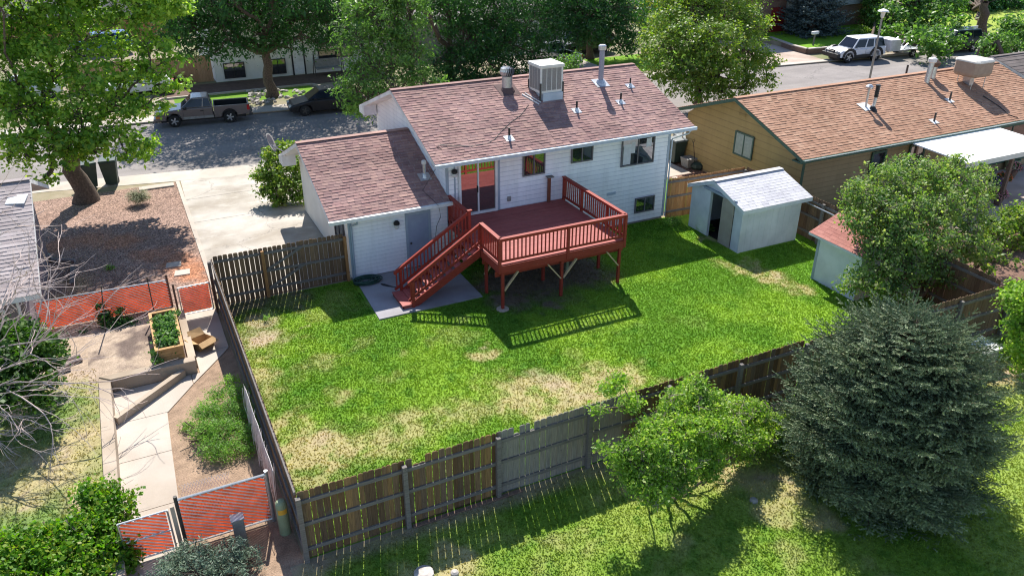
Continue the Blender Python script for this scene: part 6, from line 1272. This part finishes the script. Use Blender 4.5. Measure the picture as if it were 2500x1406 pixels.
# -- spruces: whorled branches with needle sprigs
def needles(A,D,L,r_,n,nl,nw):
    """A sprig bases (m,3), D unit dirs, L lengths; n needles each -> triangles"""
    m_=len(A);idx=np.repeat(np.arange(m_),n);t=r_.uniform(.05,1,len(idx));a=A[idx]+D[idx]*(L[idx]*t)[:,None]
    s=unit(r_,len(idx));s-=D[idx]*(s*D[idx]).sum(1)[:,None];s/=np.linalg.norm(s,axis=1)[:,None]+1e-9
    d=D[idx]*.75+s*.8+np.array([0,0,.15]);d/=np.linalg.norm(d,axis=1)[:,None];w_=np.cross(d,s);w_/=np.linalg.norm(w_,axis=1)[:,None]+1e-9
    ll_=(nl*r_.uniform(.7,1.2,len(idx)))[:,None];V=np.stack([a-w_*nw,a+w_*nw,a+d*ll_],1).reshape(-1,3);return V,np.arange(len(V)).reshape(-1,3),idx
def spruce(label,base,Hh,Rr,mat_,seed,nb=300,spr=.22,nl=.04,nw=.006,nn=14,prof=None,name='spruce_tree',dens=1.):
    T_=thing(name,label,'tree',base);r_=np.random.default_rng(seed);rg=random.Random(seed);base=np.array(base,float)
    prof=prof or (lambda t:(1-t)**.75)
    A=[];D=[];Ls=[];mb=MB()
    mb.tube([base,base+(0,0,Hh*.5),base+(0,0,Hh*.97)],[Rr*.07,Rr*.045,.01],8,cap=False);build(mb,'trunk',M['bark'],T_)
    mb=MB()
    for i in range(nb):
        t=(i+.5)/nb;t=t**1.0;z=.15+t*(Hh-.2);Lb=Rr*prof(t)*rg.uniform(.82,1.08);ang=i*2.39996+rg.uniform(-.3,.3)
        el=-.28+.72*t+rg.uniform(-.1,.1);h=np.array([math.cos(ang),math.sin(ang),0]);side=np.array([-math.sin(ang),math.cos(ang),0])
        pts=[];ns=7
        for k in range(ns+1):
            u=k/ns;pts.append(base+(0,0,z)+h*Lb*u+np.array([0,0,Lb*(math.sin(el)*u-.10*math.sin(math.pi*u)*(1-t)+.14*u*u)]))
        mb.tube(pts,[.010*(1-.85*k/ns)*max(.5,Lb) for k in range(ns+1)],4,cap=False);pts=np.array(pts)
        m_=int(max(5,Lb*14*dens))
        for j in range(m_):
            u=.25+.75*(j+rg.random())/m_;u=min(u,.999);f=u*ns;k=int(f);p=pts[k]*(1-(f-k))+pts[min(k+1,ns)]*(f-k);s=1 if j%2 else -1
            sl=(1-u)*Lb*.55+.16;dr=h*rg.uniform(.55,.9)+side*s*rg.uniform(.5,.95)+np.array([0,0,rg.uniform(-.10,.42)]);dr/=np.linalg.norm(dr)
            nsub=max(1,int(sl/spr*1.15))
            for q_ in range(nsub):
                A.append(p+dr*sl*q_/nsub);d2=dr+np.array([rg.uniform(-.3,.3),rg.uniform(-.3,.3),rg.uniform(-.12,.25)]);D.append(d2/np.linalg.norm(d2));Ls.append(spr*rg.uniform(.7,1.2))
        A.append(pts[-1]);d2=pts[-1]-pts[-2];D.append(d2/np.linalg.norm(d2));Ls.append(spr*1.1)
    build(mb,'branches',M['bark'],T_)
    A=np.array(A);D=np.array(D);Ls=np.array(Ls);V,F,idx=needles(A,D,Ls,r_,nn,nl,nw);rad=np.hypot(A[:,0]-base[0],A[:,1]-base[1]);tt=np.clip((A[:,2]-base[2])/Hh,0,1);cv=np.clip(.12+.75*r_.random(len(A))**1.6,0,1);C=np.repeat(cv[idx],3)[:,None]*np.ones((1,3));nmesh(V,F,'needles',mat_,T_,col=C);return T_
spruce('big dense blue-green spruce in the foreground lawn at the lower right',(14.42,9.55,0),4.35,2.50,M['l_spruce'],5,nb=470,spr=.18,nl=.040,nw=.0095,nn=30,prof=lambda t:(.84+t*.7 if t<.22 else max(.03,1-((t-.22)/.78)**2.1)**.72),dens=1.35)
sp=P(2025,100,.4);spruce('large blue spruce on the lawn in front of the brick house',(sp[0]+1.0,sp[1]+3.2,.4),9.5,3.4,M['l_blue'],6,nb=230,spr=.42,nl=.14,nw=.034,nn=13,dens=.7)
# needles of the first spruce share one island per needle; trunk shade comes from its own branches
# -- bare tree at the left edge
BT=thing('bare_tree','leafless tree with pale tangled branches reaching in from the left edge','tree',(-6.6,19.6,.28))
rg=random.Random(21);mb=MB()
def grow(p,d,L,r,depth):
    n=5;pts=[p];dd=d.copy()
    for i in range(n):
        dd=dd+np.array([rg.uniform(-.28,.28),rg.uniform(-.28,.28),rg.uniform(-.22,.20)]);dd/=np.linalg.norm(dd);pts.append(pts[-1]+dd*L/n)
    mb.tube(pts,[r*(1-.55*i/n) for i in range(n+1)],5 if r>.012 else 3,cap=False)
    if depth<=0: return
    for k in range(rg.choice([2,3,3])):
        i=rg.randint(2,n);e=dd+np.array([rg.uniform(-.75,.75),rg.uniform(-.75,.75),rg.uniform(-.45,.6)]);e/=np.linalg.norm(e);grow(pts[i],e,L*rg.uniform(.55,.85),r*rg.uniform(.5,.68),depth-1)
b0=np.array([-6.6,19.6,.28]);fk=b0+(.5,.2,1.3);mt=MB().tube([b0,b0+(.2,.1,.7),fk],[.16,.12,.10],9,cap=False);build(mt,'trunk',M['barkpale'],BT)
for (px,py,y_) in ((160,560,21.5),(300,600,22.0),(230,700,21.3),(200,790,20.6),(180,640,21.8),(60,600,21),(250,860,19.9),(150,960,19.2),(60,1060,18.8),(140,1000,19.0),(90,850,20.3),(100,700,22.5),(20,1130,18.4),(40,780,20.2),(120,900,19.6),(30,920,19.4),(10,640,21.5)):
    e=PY(px,py,y_);d=e-fk;L=np.linalg.norm(d);grow(fk,d/L,L*.62,.036,3)
build(mb,'branches',M['twigpale'],BT)
# rocks round the ash
rg=random.Random(9);gR='rocks ringed round the ash trunk';pos_=[]
for k in range(90):
    px=rg.uniform(605,740);py=rg.uniform(222,262);a=P(px,py);
    if a[1]<51.9: continue
    r=rg.uniform(.08,.20);r_=np.random.default_rng(k);d=unit(r_,12)
    bm=__import__('bmesh').new()
    for q_ in d: bm.verts.new(tuple(q_*np.array([r*1.2,r,r*.7])))
    __import__('bmesh').ops.convex_hull(bm,input=bm.verts);me=bpy.data.meshes.new('rock');bm.to_mesh(me);bm.free()
    o=bpy.data.objects.new('rock',me);COL.objects.link(o);me.materials.append(M['rock']);o.location=(a[0],a[1],r*.4);LOC[o.name]=np.zeros(3)
    tag(o,'pale rough stone in the rock ring round the dark ash trunk','rock',gR)
# pots under the patio cover
for p_ in ((2400,470,'fl_red','flower pot with red blossoms, leftmost under the patio cover'),(2425,450,'fl_purple','flower pot with purple blossoms under the patio cover'),(2450,440,'fl_orange','flower pot with bright orange blossoms under the patio cover'),(2475,415,'fl_pink','flower pot with pale pink blossoms near the right edge'),(2440,480,'fl_pink','flower pot with pink blossoms, frontmost under the patio cover')):
    pot(p_[0],p_[1],.4,p_[2],p_[3])
a=P(2478,415,.3);tag(build(MB().lathe((a[0]+.6,a[1]+.6,.03),[(.22,0),(.34,.5),(.37,.56),(.33,.56),(.30,.45)],14),'green_tub',M['pipe']),'large pale green plant tub at the right edge under the patio cover','plant tub')
